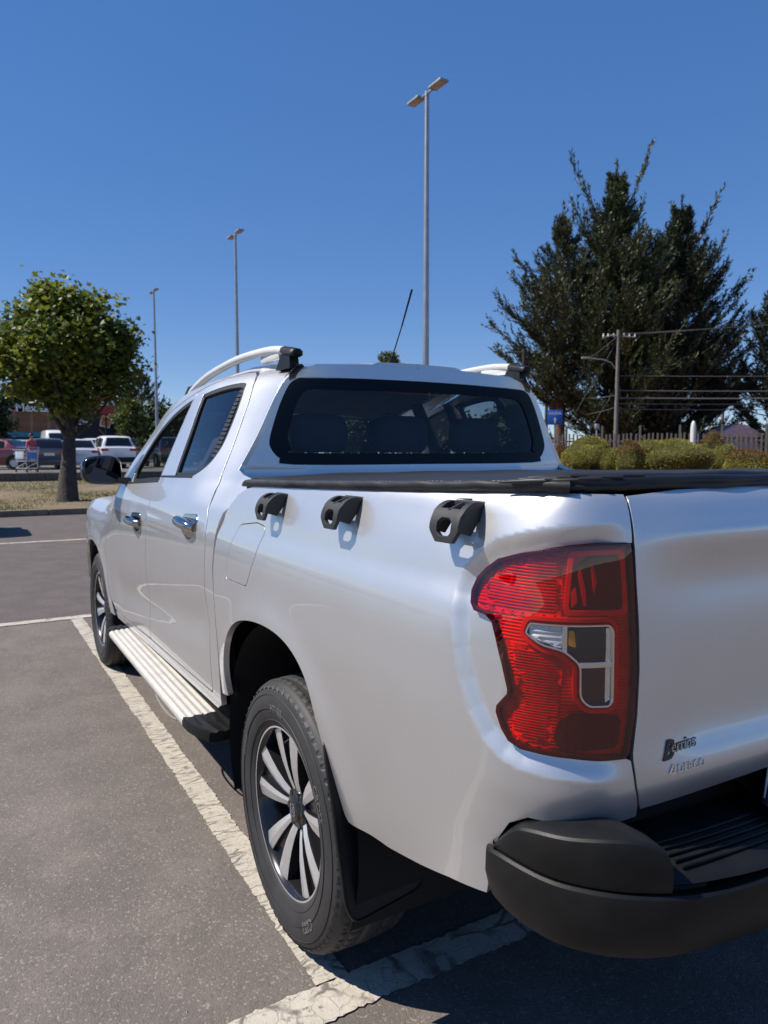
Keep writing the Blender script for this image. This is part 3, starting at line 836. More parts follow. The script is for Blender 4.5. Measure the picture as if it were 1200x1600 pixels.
# ------------------------------------------------------------------ tail lamp
CLEAR = round_poly([(.982, 1.104, .006), (.990, 1.123, .006), (1.131, 1.123, .008), (1.140, 1.112, .006), (1.141, .992, .008), (1.133, .983, .006), (1.095, .984, .01), (1.079, 1.0, .01), (1.078, 1.056, .01), (1.051, 1.078, .012), (1.009, 1.086, .02)], .008)
lampP = Bs(-.002, False)
def tail_lamp(flip):
    def ribs(freq, amp, base):
        g = Bs(0, False)
        def f(s, z):
            x, y, nx, ny = con(s); ph = (z * freq) % 1.0
            d = dB(s, z) + base + amp * np.abs(ph - .5) * 2
            return np.stack([x + nx * d, y + ny * d, z + 0 * s], -1)
        return f
    fp = (lambda n, o, p, **k: flipx_panel(n, o, p, OUT_L, **k)) if flip else (lambda n, o, p, **k: panel_mesh(n, o, p, OUT_L, **k))
    core = link('tail_lamp', fp('tail_lamp', grow(LAMP, -.003), ribs(170, .0035, -.0165), step=.02, stepb=.0015, depth=.01), 'red_refl', truck)
    sub = lambda n, o, p, m, **k: link(n, fp(n, o, p, **k), m, core)
    sub('red_lens', LAMP, lampP, 'lens_red', holes=[CLEAR], step=.018, depth=.003, lip=.0004)
    sub('lens_rim', grow(LAMP, .0022), Bs(-.0035, False), 'lamp_rim', holes=[grow(LAMP, -.0035)], step=.02, depth=.014, lip=.0006)
    sub('clear_lens', grow(CLEAR, -.001), lampP, 'lens_clear', step=.02, depth=.002, lip=.001)
    sub('chrome_frame', grow(CLEAR, .0005), Bs(-.0032, False), 'chrome', holes=[grow(CLEAR, -.0028)], step=.02, depth=.016, lip=.0006)
    upper = [(.884, 1.150), (.925, 1.128), (1.045, 1.128), (1.047, 1.243), (1.0, 1.236), (.93, 1.214), (.892, 1.186)]
    lower = [(.952, 1.082), (.985, 1.080), (1.050, 1.070), (1.046, .98), (1.03, .92), (.985, .915), (.962, .925), (.953, .955), (.972, .99)]
    sub('reflector', upper, ribs(190, .006, -.0165), 'red_refl', step=.02, stepb=.0013, depth=.004)
    sub('reflector', lower, ribs(210, .005, -.0165), 'red_refl', step=.02, stepb=.0012, depth=.004)
    sub('dark_chamber', round_poly([(1.068, 1.215), (1.055, 1.145), (1.160, 1.145), (1.152, 1.238), (1.098, 1.236)], .012), Bs(-.010, False), 'lamp_black', step=.02, depth=.01)
    sub('dark_chamber', round_poly([(1.045, .960), (1.036, .925), (1.05, .908), (1.155, .910), (1.160, .962), (1.07, .975)], .012), Bs(-.010, False), 'lamp_black', step=.02, depth=.01)
    sub('inner_frame', grow(CLEAR, .010), Bs(-.0065, False), 'red_body', holes=[grow(CLEAR, .004)], step=.02, depth=.008, lip=.001)
    sub('inner_frame', round_poly([(1.058, 1.243), (1.050, 1.138), (1.168, 1.138), (1.160, 1.246)], .01), Bs(-.008, False), 'red_body', holes=[round_poly([(1.066, 1.237), (1.057, 1.145), (1.160, 1.145), (1.153, 1.239)], .01)], step=.02, depth=.006, lip=.001)
    sub('lamp_tray', grow(CLEAR, -.002), Bs(-.0105, False), 'lamp_black', step=.02, depth=.004)
    sub('side_reflector', [(.990, 1.118), (1.047, 1.119), (1.047, 1.083), (1.012, 1.091), (.992, 1.100)], ribs(120, .003, -.0095), 'reflector_grey', step=.012, stepb=.002, depth=.004)
    sub('divider', [(1.049, 1.122), (1.056, 1.122), (1.056, 1.075), (1.049, 1.079)], Bs(-.007, False), 'chrome', step=.01, depth=.01)
    sub('divider', [(1.080, 1.059), (1.138, 1.059), (1.138, 1.051), (1.080, 1.051)], Bs(-.006, False), 'chrome', step=.01, depth=.01)
    sub('bulb_bowl', round_poly([(1.062, 1.116), (1.126, 1.116), (1.126, 1.066), (1.085, 1.066), (1.062, 1.078)], .008), ribs(400, .001, -.009), 'alloy_dark', step=.01, stepb=.0012, depth=.004)
    sub('amber_bulb', round_poly([(1.060, 1.112), (1.068, 1.112), (1.072, 1.085), (1.060, 1.088)], .003), Bs(-.0075, False), 'amber', step=.006, depth=.004)
    for q in ([(1.075, 1.205), (1.079, 1.215), (1.088, 1.180), (1.090, 1.155), (1.086, 1.152)], [(1.098, 1.222), (1.102, 1.218), (1.108, 1.195), (1.104, 1.172)], [(1.062, 1.175), (1.070, 1.185), (1.074, 1.160), (1.064, 1.150)]): sub('amber_bulb', q, Bs(-.0085, False), 'amber', step=.01, depth=.003, lip=.0004)
    sub('bright_strip', [(1.128, 1.115), (1.136, 1.115), (1.136, .995), (1.128, .99)], Bs(-.009, False), 'chrome', step=.01, depth=.003)
    return core
tail_lamp(False); tail_lamp(True)

# ------------------------------------------------------------------ rear bumper
def bump_off(s):
    s = np.minimum(s, 2 * S0 - s)
    return pchip([.90, .95, 1.0, 1.06, 1.13, 1.22, 1.4, 2.0], [-.012, .002, .018, .046, .080, .108, .128, .135])(s)
def conpt(s, off, z):
    x, y, nx, ny = con(np.array(s)); return (float(x + nx * off), float(y + ny * off), float(z))
zgr = pchip([.90, .95, 1.03, 1.12, 1.24, 1.45, 2.0], [.705, .710, .707, .708, .706, .716, .720])
ztp = pchip([.925, .945, .965, .985, 1.06, 1.13, 1.175, 1.19], [.715, .738, .758, .772, .786, .796, .780, .738])
zbt = pchip([.90, .95, 1.0, 1.06, 1.15, 1.3, 2.0], [.612, .598, .590, .586, .587, .598, .604])
def sweep(ss, prof):
    mb = MB(); mb.loft([[conpt(s, *q) for q in prof(s)] for s in ss]); return mb
SL = list(np.linspace(.901, 1.25, 38)) + list(np.linspace(1.27, 2 * S0 - 1.27, 40)) + list(np.linspace(2 * S0 - 1.25, 2 * S0 - .901, 38))
sm_ = lambda s: min(s, 2 * S0 - s)
def lower_prof(s):
    s = sm_(s); o = float(bump_off(s)); zt = float(zgr(s)); zb = float(zbt(s)); e = float(sst(.895, .915, s)); h = zt - zb
    o = o - .016 * (1 - e)
    return [(o - .07, zt - .004), (o - .012, zt), (o - .005, zt - .0015), (o - .001, zt - .006), (o, zt - .012), (o + .001, zt - .45 * h), (o - .002, zb + .045), (o - .010, zb + .020), (o - .016, zb + .008), (o - .026, zb + .002), (o - .045, zb), (o - .10, zb + .02)]
bumper = sweep(SL, lower_prof).build('rear_bumper', 'plastic', truck, angle=24)
SU = list(np.linspace(.918, 1.19, 42))
def upper_prof(s):
    o = float(bump_off(s)) - .004; zt = float(ztp(s)); zb = float(zgr(s)) - .002; h = zt - zb; e = float(sst(.912, .930, s)) * float(sst(1.1905, 1.186, s)); o = o - .016 * (1 - e)
    return [(o - .09, zt - .006), (o - .05, zt + .001), (o - .012, zt), (o - .006, zt - .0012), (o - .002, zt - .005), (o - .0005, zt - .010), (o + .001, zt - .45 * h), (o, zb + .012), (o - .002, zb + .005), (o - .008, zb + .001), (o - .02, zb), (o - .05, zb)]
um = sweep(SU, upper_prof).mesh('corner_cap', angle=24)
for a in both('corner_cap', um, 'plastic', bumper): pass
SG = list(np.linspace(.93, 1.25, 24))
gm = sweep(SG, lambda s: [(float(bump_off(s)) - .05, float(zgr(s)) + .010), (float(bump_off(s)) - .020, float(zgr(s)) + .006), (float(bump_off(s)) - .020, float(zgr(s)) - .008)]).mesh('groove', angle=50)
both('groove', gm, 'dark', bumper)
# step pad between the corners, ribbed
ST = list(np.linspace(1.186, 2 * S0 - 1.186, 60))
sweep(ST, lambda s: [(-.06, .742), (.01, .741), (float(bump_off(s)) - .055, .736), (float(bump_off(s)) - .018, .730), (float(bump_off(s)) - .008, .722)]).build('step_pad', 'plastic', bumper, angle=60)
for k in range(5):
    rb = MB()
    pts = [conpt(s, .012 + .016 * k, .7425 - .0012 * k) for s in np.linspace(1.215, 1.52, 14)]
    rb.tube(pts, .0032, 6)
    both('step_rib', rb.mesh('step_rib', angle=60), 'plastic', bumper)
# sloping side wall of the plate recess
rec = MB(); rec.loft([[(-.43, -1.05, .80), (-.43, -1.20, .735)], [(-.36, -1.035, .80), (-.36, -1.10, .66)], [(.36, -1.035, .80), (.36, -1.10, .66)], [(.43, -1.05, .80), (.43, -1.20, .735)]])
rec.build('plate_recess', 'plastic', bumper)
sb = MB(); sb.revolve([(-.004, .012), (.003, .011), (.004, .008), (.002, .007), (.002, 0.0001)], 'x', 20); me = sb.mesh('parking_sensor', angle=40)
for sx in (-1, 1):
    o = link('parking_sensor', me, 'rubber', bumper); o.location = Vector(conpt(1.43 if sx < 0 else 2 * S0 - 1.43, float(bump_off(1.43)) + .002, .640)); o.rotation_euler = (0, 0, rad(95))
# back closing panel under the tailgate (dark)
MB().box((0, -1.0, .70), (1.40, .05, .20), .01).build('rear_crossmember', 'dark', truck)
# licence plate
M['plate_white'] = pmat('plate_white', (.72, .73, .74), .35, var=.04)
M['plate_black'] = pmat('plate_black', (.015, .015, .018), .4)
pl = empty('x'); bpy.data.objects.remove(pl)
plate = MB().box((0, 0, 0), (.38, .004, .135), .002).build('licence_plate', 'plate_white', truck)
plate.location = (-.172, -1.088, .738); plate.rotation_euler = (rad(6), 0, 0)
fr = MB()
for c, d_ in (((0, -.003, .064), (.372, .003, .004)), ((0, -.003, -.064), (.372, .003, .004)), ((-.185, -.003, 0), (.004, .003, .125)), ((.185, -.003, 0), (.004, .003, .125))): fr.box(c, d_)
fr.build('plate_border', 'plate_black', plate)
me = text_mesh('plate_characters', 'K', .11, .0006, lambda x, y, z: (x - .170, -.0032 - z, y - .030), offset=.002)
link('plate_characters', me, 'plate_black', plate)

# ------------------------------------------------------------------ cab sides, doors, fender
REAR_DOOR = [(.643, .553), (.648, .75), (.652, .92), (.640, 1.0), (.632, 1.12), (.648, 1.17), (.690, 1.222), (.752, 1.266), (.790, 1.315), (.815, 1.405), (.845, 1.50), (.875, 1.597), (.908, 1.655), (.932, 1.690), (.975, 1.720), (1.03, 1.738), (1.12, 1.742), (1.20, 1.736), (1.286, 1.724), (1.40, 1.704), (1.494, 1.685), (1.505, 1.55), (1.525, 1.42), (1.548, 1.30), (1.552, 1.15), (1.575, 1.0), (1.605, .88), (1.630, .76), (1.640, .65), (1.642, .54), (1.635, .512), (1.0, .530), (.66, .540)]
FRONT_DOOR = [(1.649, .512), (1.648, .54), (1.646, .65), (1.636, .76), (1.611, .88), (1.581, 1.0), (1.558, 1.15), (1.554, 1.30), (1.531, 1.42), (1.511, 1.55), (1.500, 1.684), (1.588, 1.669), (1.704, 1.645), (1.85, 1.618), (1.98, 1.585), (2.128, 1.497), (2.25, 1.385), (2.36, 1.275), (2.46, 1.195), (2.60, 1.155), (2.63, 1.11), (2.655, 1.05), (2.685, .90), (2.705, .75), (2.70, .62), (2.66, .53), (2.58, .480), (2.40, .478)]
RWIN = smooth_poly([(1.005, 1.690), (.965, 1.655), (.928, 1.574), (.904, 1.464), (.908, 1.405), (.945, 1.352), (1.045, 1.310), (1.18, 1.304), (1.300, 1.301), (1.318, 1.312), (1.336, 1.48), (1.374, 1.655), (1.362, 1.667), (1.182, 1.688)], 4)
FWIN = smooth_poly([(1.502, 1.652), (1.488, 1.640), (1.470, 1.454), (1.470, 1.290), (1.490, 1.277), (1.78, 1.264), (2.055, 1.250), (2.13, 1.262), (2.165, 1.315), (2.10, 1.415), (1.985, 1.508), (1.822, 1.577), (1.656, 1.625)], 4)
dleft = (-1, 0, .2)
rd = panel('rear_door', grow(REAR_DOOR, -.0012), PW, dleft, 'paint', truck, holes=[RWIN], step=.028, depth=.025)
fd = panel('front_door', grow(FRONT_DOOR, -.0012), PW, dleft, 'paint', truck, holes=[FWIN], step=.028, depth=.025)
g_ = .005
cab_side = [(2.56, .43), (2.565, .470), (2.40, .470), (1.64, .503), (1.0, .521), (.655, .532), (.636, .55), (.642, .75), (.646, .92), (.634, 1.0), (.625, 1.12), (.641, 1.173), (.683, 1.226), (.745, 1.270), (.783, 1.318), (.808, 1.408), (.838, 1.503), (.868, 1.600), (.901, 1.659), (.926, 1.695), (.970, 1.726), (1.03, 1.744), (1.12, 1.748), (1.20, 1.742), (1.287, 1.730), (1.40, 1.710), (1.50, 1.692), (1.588, 1.675), (1.705, 1.651), (1.852, 1.624), (1.984, 1.591), (2.132, 1.503), (2.254, 1.391), (2.364, 1.281), (2.462, 1.201), (2.56, 1.172), (2.57, 1.20), (2.47, 1.27), (2.36, 1.375), (2.24, 1.485), (2.10, 1.60), (1.95, 1.655), (1.75, 1.690), (1.55, 1.722), (1.40, 1.742), (1.28, 1.757), (1.12, 1.768), (.98, 1.766), (.86, 1.756), (.79, 1.742), (.725, 1.712), (.688, 1.675), (.676, 1.631), (.672, 1.512), (.670, 1.409), (.670, 1.342), (.60, 1.325), (.45, 1.310), (.42, 1.290), (.44, 1.245), (.500, 1.202), (.518, 1.152), (.526, 1.124), (.546, 1.01), (.541, .87), (.543, .75), (.547, .60), (.552, .52), (.60, .495), (1.6, .465)]
quarter = panel('cab_side', cab_side, PW, dleft, 'paint', truck, step=.028, depth=.02)
FARCH = [(2.790, .44), (2.775, .52), (2.765, .60), (2.80, .70), (2.865, .765), (2.96, .815), (3.08, .838), (3.20, .838), (3.33, .815), (3.44, .765), (3.52, .70), (3.565, .62), (3.575, .52)]
fender = [(2.64, .43), (2.668, .53), (2.708, .62), (2.713, .75), (2.693, .90), (2.662, 1.05), (2.637, 1.115), (2.60, 1.162), (2.75, 1.128), (3.0, 1.122), (3.3, 1.10), (3.6, 1.06), (3.85, 1.0), (3.93, .92), (3.94, .80), (3.93, .60), (3.90, .50)] + FARCH[::-1]
panel('front_fender', fender, PW, dleft, 'paint', truck, step=.03, depth=.02)

for side, (doors) in enumerate(((rd[0], fd[0]), (rd[1], fd[1]))):
    fp = flipx_panel if side else panel_mesh
    mk = lambda n, o, p, m, par, **k: link(n, fp(n, o, p, dleft, **k), m, par)
    sg = 1 if side else -1
    for d_, win, nm in ((doors[0], RWIN, 'r'), (doors[1], FWIN, 'f')):
        mk('window_seal', grow(win, -.0005), PWo(-.003), 'rubber', d_, holes=[grow(win, -.016)], step=.03, depth=.02, lip=.003)
        if nm == 'r' or side: mk('window_glass', grow(win, -.014), PWo(-.012), 'glass_side', d_, step=.04, depth=.003)
    # ribbed visor along the rear edge of the back window
    n = 17
    for k in range(n):
        u = k / (n - 1); yb = .928 + (.995 - .928) * u ** 1.25; zb = 1.388 + (1.668 - 1.388) * u
        w_ = .040 * (1 - .55 * u) + .008
        mk('louvre_slat', [(yb, zb), (yb + w_, zb + .004), (yb + w_, zb + .0145), (yb, zb + .0105)], PWo(-.0065 + .0), 'rubber', doors[0], step=.02, depth=.004, lip=.001)
    # beltline strip
    mk('belt_moulding', [(1.05, 1.303), (1.545, 1.291), (1.545, 1.297), (1.05, 1.310)], PWo(.003), 'rubber', doors[0], step=.05, depth=.008)
    mk('belt_moulding', [(1.562, 1.268), (2.34, 1.229), (2.35, 1.236), (1.562, 1.275)], PWo(.003), 'rubber', doors[1], step=.05, depth=.008)
    # mirror sail behind the front corner of the window
    mk('mirror_sail', [(2.155, 1.250), (2.36, 1.238), (2.30, 1.30), (2.20, 1.385), (2.145, 1.395), (2.17, 1.33)], PWo(.002), 'gloss_black', doors[1], step=.03, depth=.01)
    # door handles: chrome cup plate, chrome pull
    for d_, hy, hz in ((doors[0], .858, 1.128), (doors[1], 1.78, 1.070)):
        cup = round_poly([(hy - .105, hz + .022, .01), (hy - .085, hz - .035, .02), (hy - .02, hz - .052, .03), (hy + .06, hz - .036, .03), (hy + .10, hz + .004, .015), (hy + .085, hz + .036, .012), (hy - .08, hz + .046, .012)], .02)
        h = mk('door_handle', cup, PWo(.003), 'handle_chrome', d_, step=.02, depth=.006, lip=.004)
    for d_, hy, hz in ((doors[0], .858, 1.128), (doors[1], 1.78, 1.070)):
        Pn = PWo(.030); Pb = PWo(.004)
        path = []; rs = []
        for t in np.linspace(0, 1, 15):
            yy = hy - .100 + .20 * t; o_ = .006 + .030 * math.sin(math.pi * min(1, max(0, t))) ** .55
            p = PWo(o_)(np.array([yy]), np.array([hz + .004 - .006 * math.cos(t * 3)]))[0]
            path.append((p[0] * (-1 if side else 1), p[1], p[2])); rs.append(.016 + .006 * math.sin(math.pi * t))
        MB().tube(path, rs, 12).build('pull_bar', 'handle_chrome', d_, angle=70)

# near-black sheets that stand in for shade in the door and cab gaps
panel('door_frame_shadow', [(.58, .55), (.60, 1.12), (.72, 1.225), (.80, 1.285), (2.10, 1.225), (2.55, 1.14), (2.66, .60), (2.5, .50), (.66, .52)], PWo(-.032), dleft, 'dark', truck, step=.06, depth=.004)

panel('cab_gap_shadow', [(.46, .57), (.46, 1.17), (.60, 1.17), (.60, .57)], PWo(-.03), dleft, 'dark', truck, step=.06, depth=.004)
# ------------------------------------------------------------------ cab back, rear glass, roof
def Yb(t, z):
    yc = .632 + .17 * (z - 1.365); return yc + (.674 - yc) * np.abs(t) ** 4 + .014 * np.exp(-((z - 1.318) / .016) ** 2)
def Web(z): return W(.674 + 0 * z, z) - .002
def PBk(off=0.):
    def f(t, z):
        t, z = np.broadcast_arrays(np.asarray(t, float), np.asarray(z, float))
        return np.stack([t * Web(z), Yb(t, z) - off, z], -1)
    return f
tz = lambda x, z: (x / float(Web(np.array(z))), z)
GL = [(-.585, 1.362), (-.640, 1.385), (-.672, 1.425), (-.672, 1.465), (-.640, 1.56), (-.600, 1.645), (-.570, 1.676), (-.52, 1.686), (-.30, 1.694), (0, 1.697)]
GLx = GL + [(-x, z) for x, z in GL[:-1][::-1]] + [(0, 1.360)]
GLASS = smooth_poly([tz(x, z) for x, z in GLx], 3)
IN = [(-.565, 1.402), (-.592, 1.415), (-.605, 1.45), (-.600, 1.49), (-.572, 1.57), (-.545, 1.620), (-.52, 1.640), (-.46, 1.648), (-.25, 1.654), (0, 1.656)]
INx = IN + [(-x, z) for x, z in IN[:-1][::-1]] + [(0, 1.400)]
CLR = smooth_poly([tz(x, z) for x, z in INx], 3)
back_out = [(-1, 1.27), (-1, 1.33), (-1, 1.45), (-1, 1.58), (-1, 1.66), (-.995, 1.70), (-.97, 1.728), (-.90, 1.742), (-.6, 1.752), (-.42, 1.757), (-.36, 1.768), (0, 1.772)]
back_out = back_out + [(-t, z) for t, z in back_out[:-1][::-1]]
cab_back = panel('cab_back', back_out, PBk(), (0, -1, 0), 'paint', truck, two=False, holes=[grow(GLASS, .004)], step=.03, depth=.02)
panel('glass_border', GLASS, PBk(-.002), (0, -1, 0), 'frit', cab_back, two=False, holes=[CLR], step=.04, depth=.006)
panel('rear_glass', grow(CLR, .01), PBk(-.007), (0, -1, 0), 'glass_rear', cab_back, two=False, step=.06, depth=.003)
# black roof-ditch strips beside the glass
both('roof_ditch_strip', panel_mesh('roof_ditch_strip', [tz(-.566, 1.684), tz(-.590, 1.675), tz(-.578, 1.715), tz(-.562, 1.735), tz(-.540, 1.738), tz(-.552, 1.71)], PBk(.002), (0, -1, 0), step=.02, depth=.006), 'gloss_black', cab_back)
zed = cspline([.68, .80, .98, 1.12, 1.28, 1.40, 1.55, 1.75, 1.95, 2.10, 2.2], [1.722, 1.742, 1.760, 1.764, 1.754, 1.740, 1.720, 1.688, 1.653, 1.600, 1.55])
def Proof(t, y):
    t, y = np.broadcast_arrays(np.asarray(t, float), np.asarray(y, float)); z0 = zed(y)
    x = t * (W(y, z0) - .002); bump = .012 * sst(.44, .36, np.abs(t)) * sst(1.2, .75, y)
    return np.stack([x, y, z0 + .030 * (1 - np.abs(t) ** 3) + bump], -1)
roof_out = [(-1, .80), (-1, 1.1), (-1, 1.5), (-1, 1.9), (-1, 2.08), (-.6, 2.12), (0, 2.14), (.6, 2.12), (1, 2.08), (1, 1.9), (1, 1.5), (1, 1.1), (1, .80), (.97, .73), (.8, .702), (.4, .70), (0, .70), (-.4, .70), (-.8, .702), (-.97, .73)]
roof = panel('roof', roof_out, Proof, (0, 0, 1), 'paint', truck, two=False, step=.045, depth=.012)
# roof rails
def rail(side):
    pts = [(.665, 1.782), (.74, 1.796), (.85, 1.812), (1.0, 1.818), (1.2, 1.816), (1.45, 1.803), (1.7, 1.780), (1.95, 1.745), (2.10, 1.712), (2.18, 1.680)]
    yy = np.linspace(.768, 2.17, 24); zf = cspline([p[0] for p in pts], [p[1] for p in pts])
    xf = lambda y: side * (.563 + .03 * float(sst(.7, 1.3, y)) - .02 * float(sst(1.6, 2.2, y)))
    r = MB()
    secs = []
    for y in yy:
        z = float(zf(y)); x = xf(y); e = .6 + .4 * float(sst(2.17, 2.0, y))
        secs.append([(x + a * side * -1 * e, y, z + b * e) for a, b in ((-.024, -.004), (-.020, .006), (-.008, .013), (.010, .012), (.020, .004), (.020, -.006), (.012, -.016), (-.002, -.012), (-.010, -.022), (-.020, -.016))])
    r.loft(secs, closed=True, caps=True)
    o = r.build('roof_rail', 'rail_white', truck, angle=60)
    cap = MB(); secs = []
    for y in (.658, .665, .69, .765, .775):
        z = float(zf(y)); e = .7 if y == .658 else 1.04
        secs.append([(xf(y) + a * e * side * -1, y, z - .002 + b * e) for a, b in ((-.025, -.008), (-.02, .008), (-.006, .015), (.012, .013), (.022, .004), (.022, -.010), (.010, -.018), (-.012, -.018))])
    cap.loft(secs, closed=True, caps=True); cap.build('end_cap', 'plastic', o, angle=50)
    ft = MB(); secs = []
    for z, y0, y1, w_ in ((1.725, .690, .83, .020), (1.765, .695, .80, .018), (1.790, .70, .78, .016)):
        secs.append([(xf(.75) - w_, y0, z), (xf(.75) + w_, y0, z), (xf(.75) + w_, y1, z), (xf(.75) - w_, y1, z)])
    ft.loft(secs, closed=True, caps=True); ft.build('rail_foot', 'plastic', o)
    f2 = MB().box((xf(.90), .90, 1.785), (.026, .20, .036), .008); f2.build('foot_fairing', 'rail_white', o)
    f3 = MB(); f3.loft([[(xf(2.0) - .018, a, z), (xf(2.0) + .018, a, z), (xf(2.0) + .018, b, z), (xf(2.0) - .018, b, z)] for z, a, b in ((1.63, 1.93, 2.14), (1.72, 1.95, 2.12), (1.755, 1.97, 2.05))], closed=True, caps=True); f3.build('rail_foot', 'plastic', o)
rail(-1); rail(1)
# antenna
ant = MB(); ant.tube([(0, .93, 1.785), (0, .918, 1.81), (0, .908, 1.83)], [.020, .012, .008], 12); ant.tube([(0, .908, 1.83), (0, .83, 1.95)], .0028, 8); ant.tube([(0, .83, 1.95), (0, .752, 2.085)], [.0035, .0045], 8); ant.sphere((0, .752, 2.085), .005)
ant.build('antenna', 'plastic', truck, angle=60)
# hood, windscreen, front
def Phood(t, y):
    t, y = np.broadcast_arrays(np.asarray(t, float), np.asarray(y, float)); zt = cspline([2.5, 2.75, 3.0, 3.3, 3.6, 3.85, 3.95], [1.165, 1.130, 1.124, 1.102, 1.062, 1.00, .95])(y)
    x = t * (W(y, zt) - .004); return np.stack([x, y - .0 * t, zt + .06 * (1 - t * t) + .012 * np.exp(-((np.abs(t) - .62) / .1) ** 2)], -1)
panel('hood', [(-1, 2.62), (-1, 3.0), (-1, 3.5), (-1, 3.9), (-.5, 3.95), (0, 3.97), (.5, 3.95), (1, 3.9), (1, 3.5), (1, 3.0), (1, 2.62), (0, 2.66)], Phood, (0, 0, 1), 'paint', truck, two=False, step=.06, depth=.02)
ws = MB(); secs = []
for u in np.linspace(0, 1, 8):
    y = 2.60 + (2.13 - 2.60) * u; z = 1.19 + (1.60 - 1.19) * (u ** .92)
    wv = float(W(np.array(y - .05), np.array(z))) - .03
    secs.append([(wv * t, y + .10 * (1 - t * t) * (1 - .4 * u), z + .012 * (1 - t * t)) for t in np.linspace(-1, 1, 13)])
ws.loft(secs); ws.build('windscreen', 'glass_clear', truck, smooth=True, angle=None)
MB().box((0, 2.58, 1.15), (1.5, .22, .03), .01).build('scuttle', 'plastic', truck)
M['grille'] = pmat('grille_black', (.012, .012, .013), .3)
nose = MB(); secs = []
for z, dy, w_ in ((.36, -.05, .80), (.45, .02, .84), (.60, .05, .85), (.75, .04, .84), (.88, .0, .82), (.95, -.03, .80)):
    secs.append([(w_ * t, 3.93 + dy + .14 * (1 - abs(t) ** 2.4), z) for t in np.linspace(-1, 1, 15)])
nose.loft(secs); nose.build('front_bumper', 'paint', truck, smooth=True, angle=None)
for k in range(5): MB().box((0, 4.06 - .004 * k, .66 + .055 * k), (.95 - .02 * k, .06, .022), .006).build('grille_bar', 'grille' if k % 2 else 'chrome', truck)
hl = MB(); hl.loft([[(-.80, 3.86, .84), (-.80, 3.84, .95)], [(-.70, 4.01, .85), (-.70, 3.98, .97)], [(-.52, 4.07, .88), (-.52, 4.04, .97)]]); both('headlamp', hl.mesh('headlamp'), 'lens_clear', truck)

# ------------------------------------------------------------------ cabin interior
MB().box((0, 1.55, .52), (1.70, 2.1, .08), .02).build('cabin_floor', 'dark', truck)
MB().box((0, .70, .95), (1.60, .05, .74), .02).build('rear_bulkhead', 'trim', truck)
hl_ = MB(); secs = []
for y in np.linspace(.76, 2.05, 8): secs.append([(t * (float(W(np.array(y), zed(np.array(y)))) - .05), y, float(zed(np.array(y))) - .02 + .028 * (1 - abs(t) ** 3)) for t in np.linspace(-1, 1, 11)])
hl_.loft(secs); hl_.build('headlining', 'lining', truck, smooth=True, angle=None)
for sx in (-1, 1):
    MB().box((sx * .80, 1.5, .86), (.06, 1.75, .66), .02).build('door_trim', 'trim', truck)
def seat(name, x, y, w, zt, head, rear=False):
    m = MB().box((x, y + .30, .80), (w, .52, .18), .05)
    m2 = m.build(name, 'seat', truck, angle=40)
    rot = Matrix.Rotation(rad(-14), 3, 'X')
    MB().box((x, y - .0, 1.10), (w, .14, zt - .85), .05, Matrix.Rotation(rad(12), 3, 'X')).build('seat_back', 'seat', m2, angle=40)
    for hx in head:
        hd = MB(); secs = []
        for zz, ww, dd in ((0, .105, .035), (.02, .125, .05), (.07, .132, .058), (.12, .125, .052), (.15, .10, .04), (.158, .06, .02)):
            secs.append([(hx + ww * math.copysign(abs(math.cos(a)) ** .5, math.cos(a)), y - .07 + dd * math.copysign(abs(math.sin(a)) ** .7, math.sin(a)) - .02, zt + .035 + zz) for a in np.linspace(0, 2 * math.pi, 21)[:-1]])
        hd.loft(secs, closed=True, caps=True); h_ = hd.build('headrest', 'seat', m2, angle=50)
        for q in (-.055, .055): MB().tube([(hx + q, y - .09, zt - .06), (hx + q, y - .09, zt + .06)], .006, 8).build('headrest_post', 'chrome', m2)
seat('rear_bench', 0, .93, 1.30, 1.37, (-.40, .0, .40))
seat('front_seat', -.40, 1.72, .52, 1.40, (-.40,)); seat('front_seat', .40, 1.72, .52, 1.40, (.40,))
MB().box((-.375, .792, 1.495), (.058, .002, .045)).build('headrest_tag', 'paper', truck)
MB().box((0, 2.42, 1.06), (1.5, .42, .24), .06).build('dashboard', 'trim', truck, angle=40)
sw = MB(); N_ = 28
sw.tube([(-.40 + .19 * math.cos(a), 2.12 + .07 * math.sin(a), 1.12 + .18 * math.sin(a)) for a in np.linspace(0, 2 * math.pi, N_)], .016, 8); sw.tube([(-.40, 2.13, 1.12), (-.40, 2.35, 1.05)], .03, 8); sw.box((-.40, 2.13, 1.12), (.34, .03, .05), .01)
sw.build('steering_wheel', 'trim', truck, angle=50)
MB().box((-.03, 2.06, 1.555), (.24, .03, .07), .015).build('cabin_mirror', 'gloss_black', truck)
MB().box((0, .735, 1.665), (.26, .05, .028), .008).build('high_brake_lamp', 'red_body', truck)
for sx in (-1, 1):   # seat belts and inner pillars
    MB().box((sx * .60, 1.50, 1.48), (.03, .09, .42), .01, Matrix.Rotation(rad(sx * -27), 3, 'Y')).build('pillar_trim', 'trim', truck)
    MB().box((sx * .70, .80, 1.45), (.05, .14, .40), .015, Matrix.Rotation(rad(sx * -27), 3, 'Y')).build('pillar_trim', 'trim', truck)

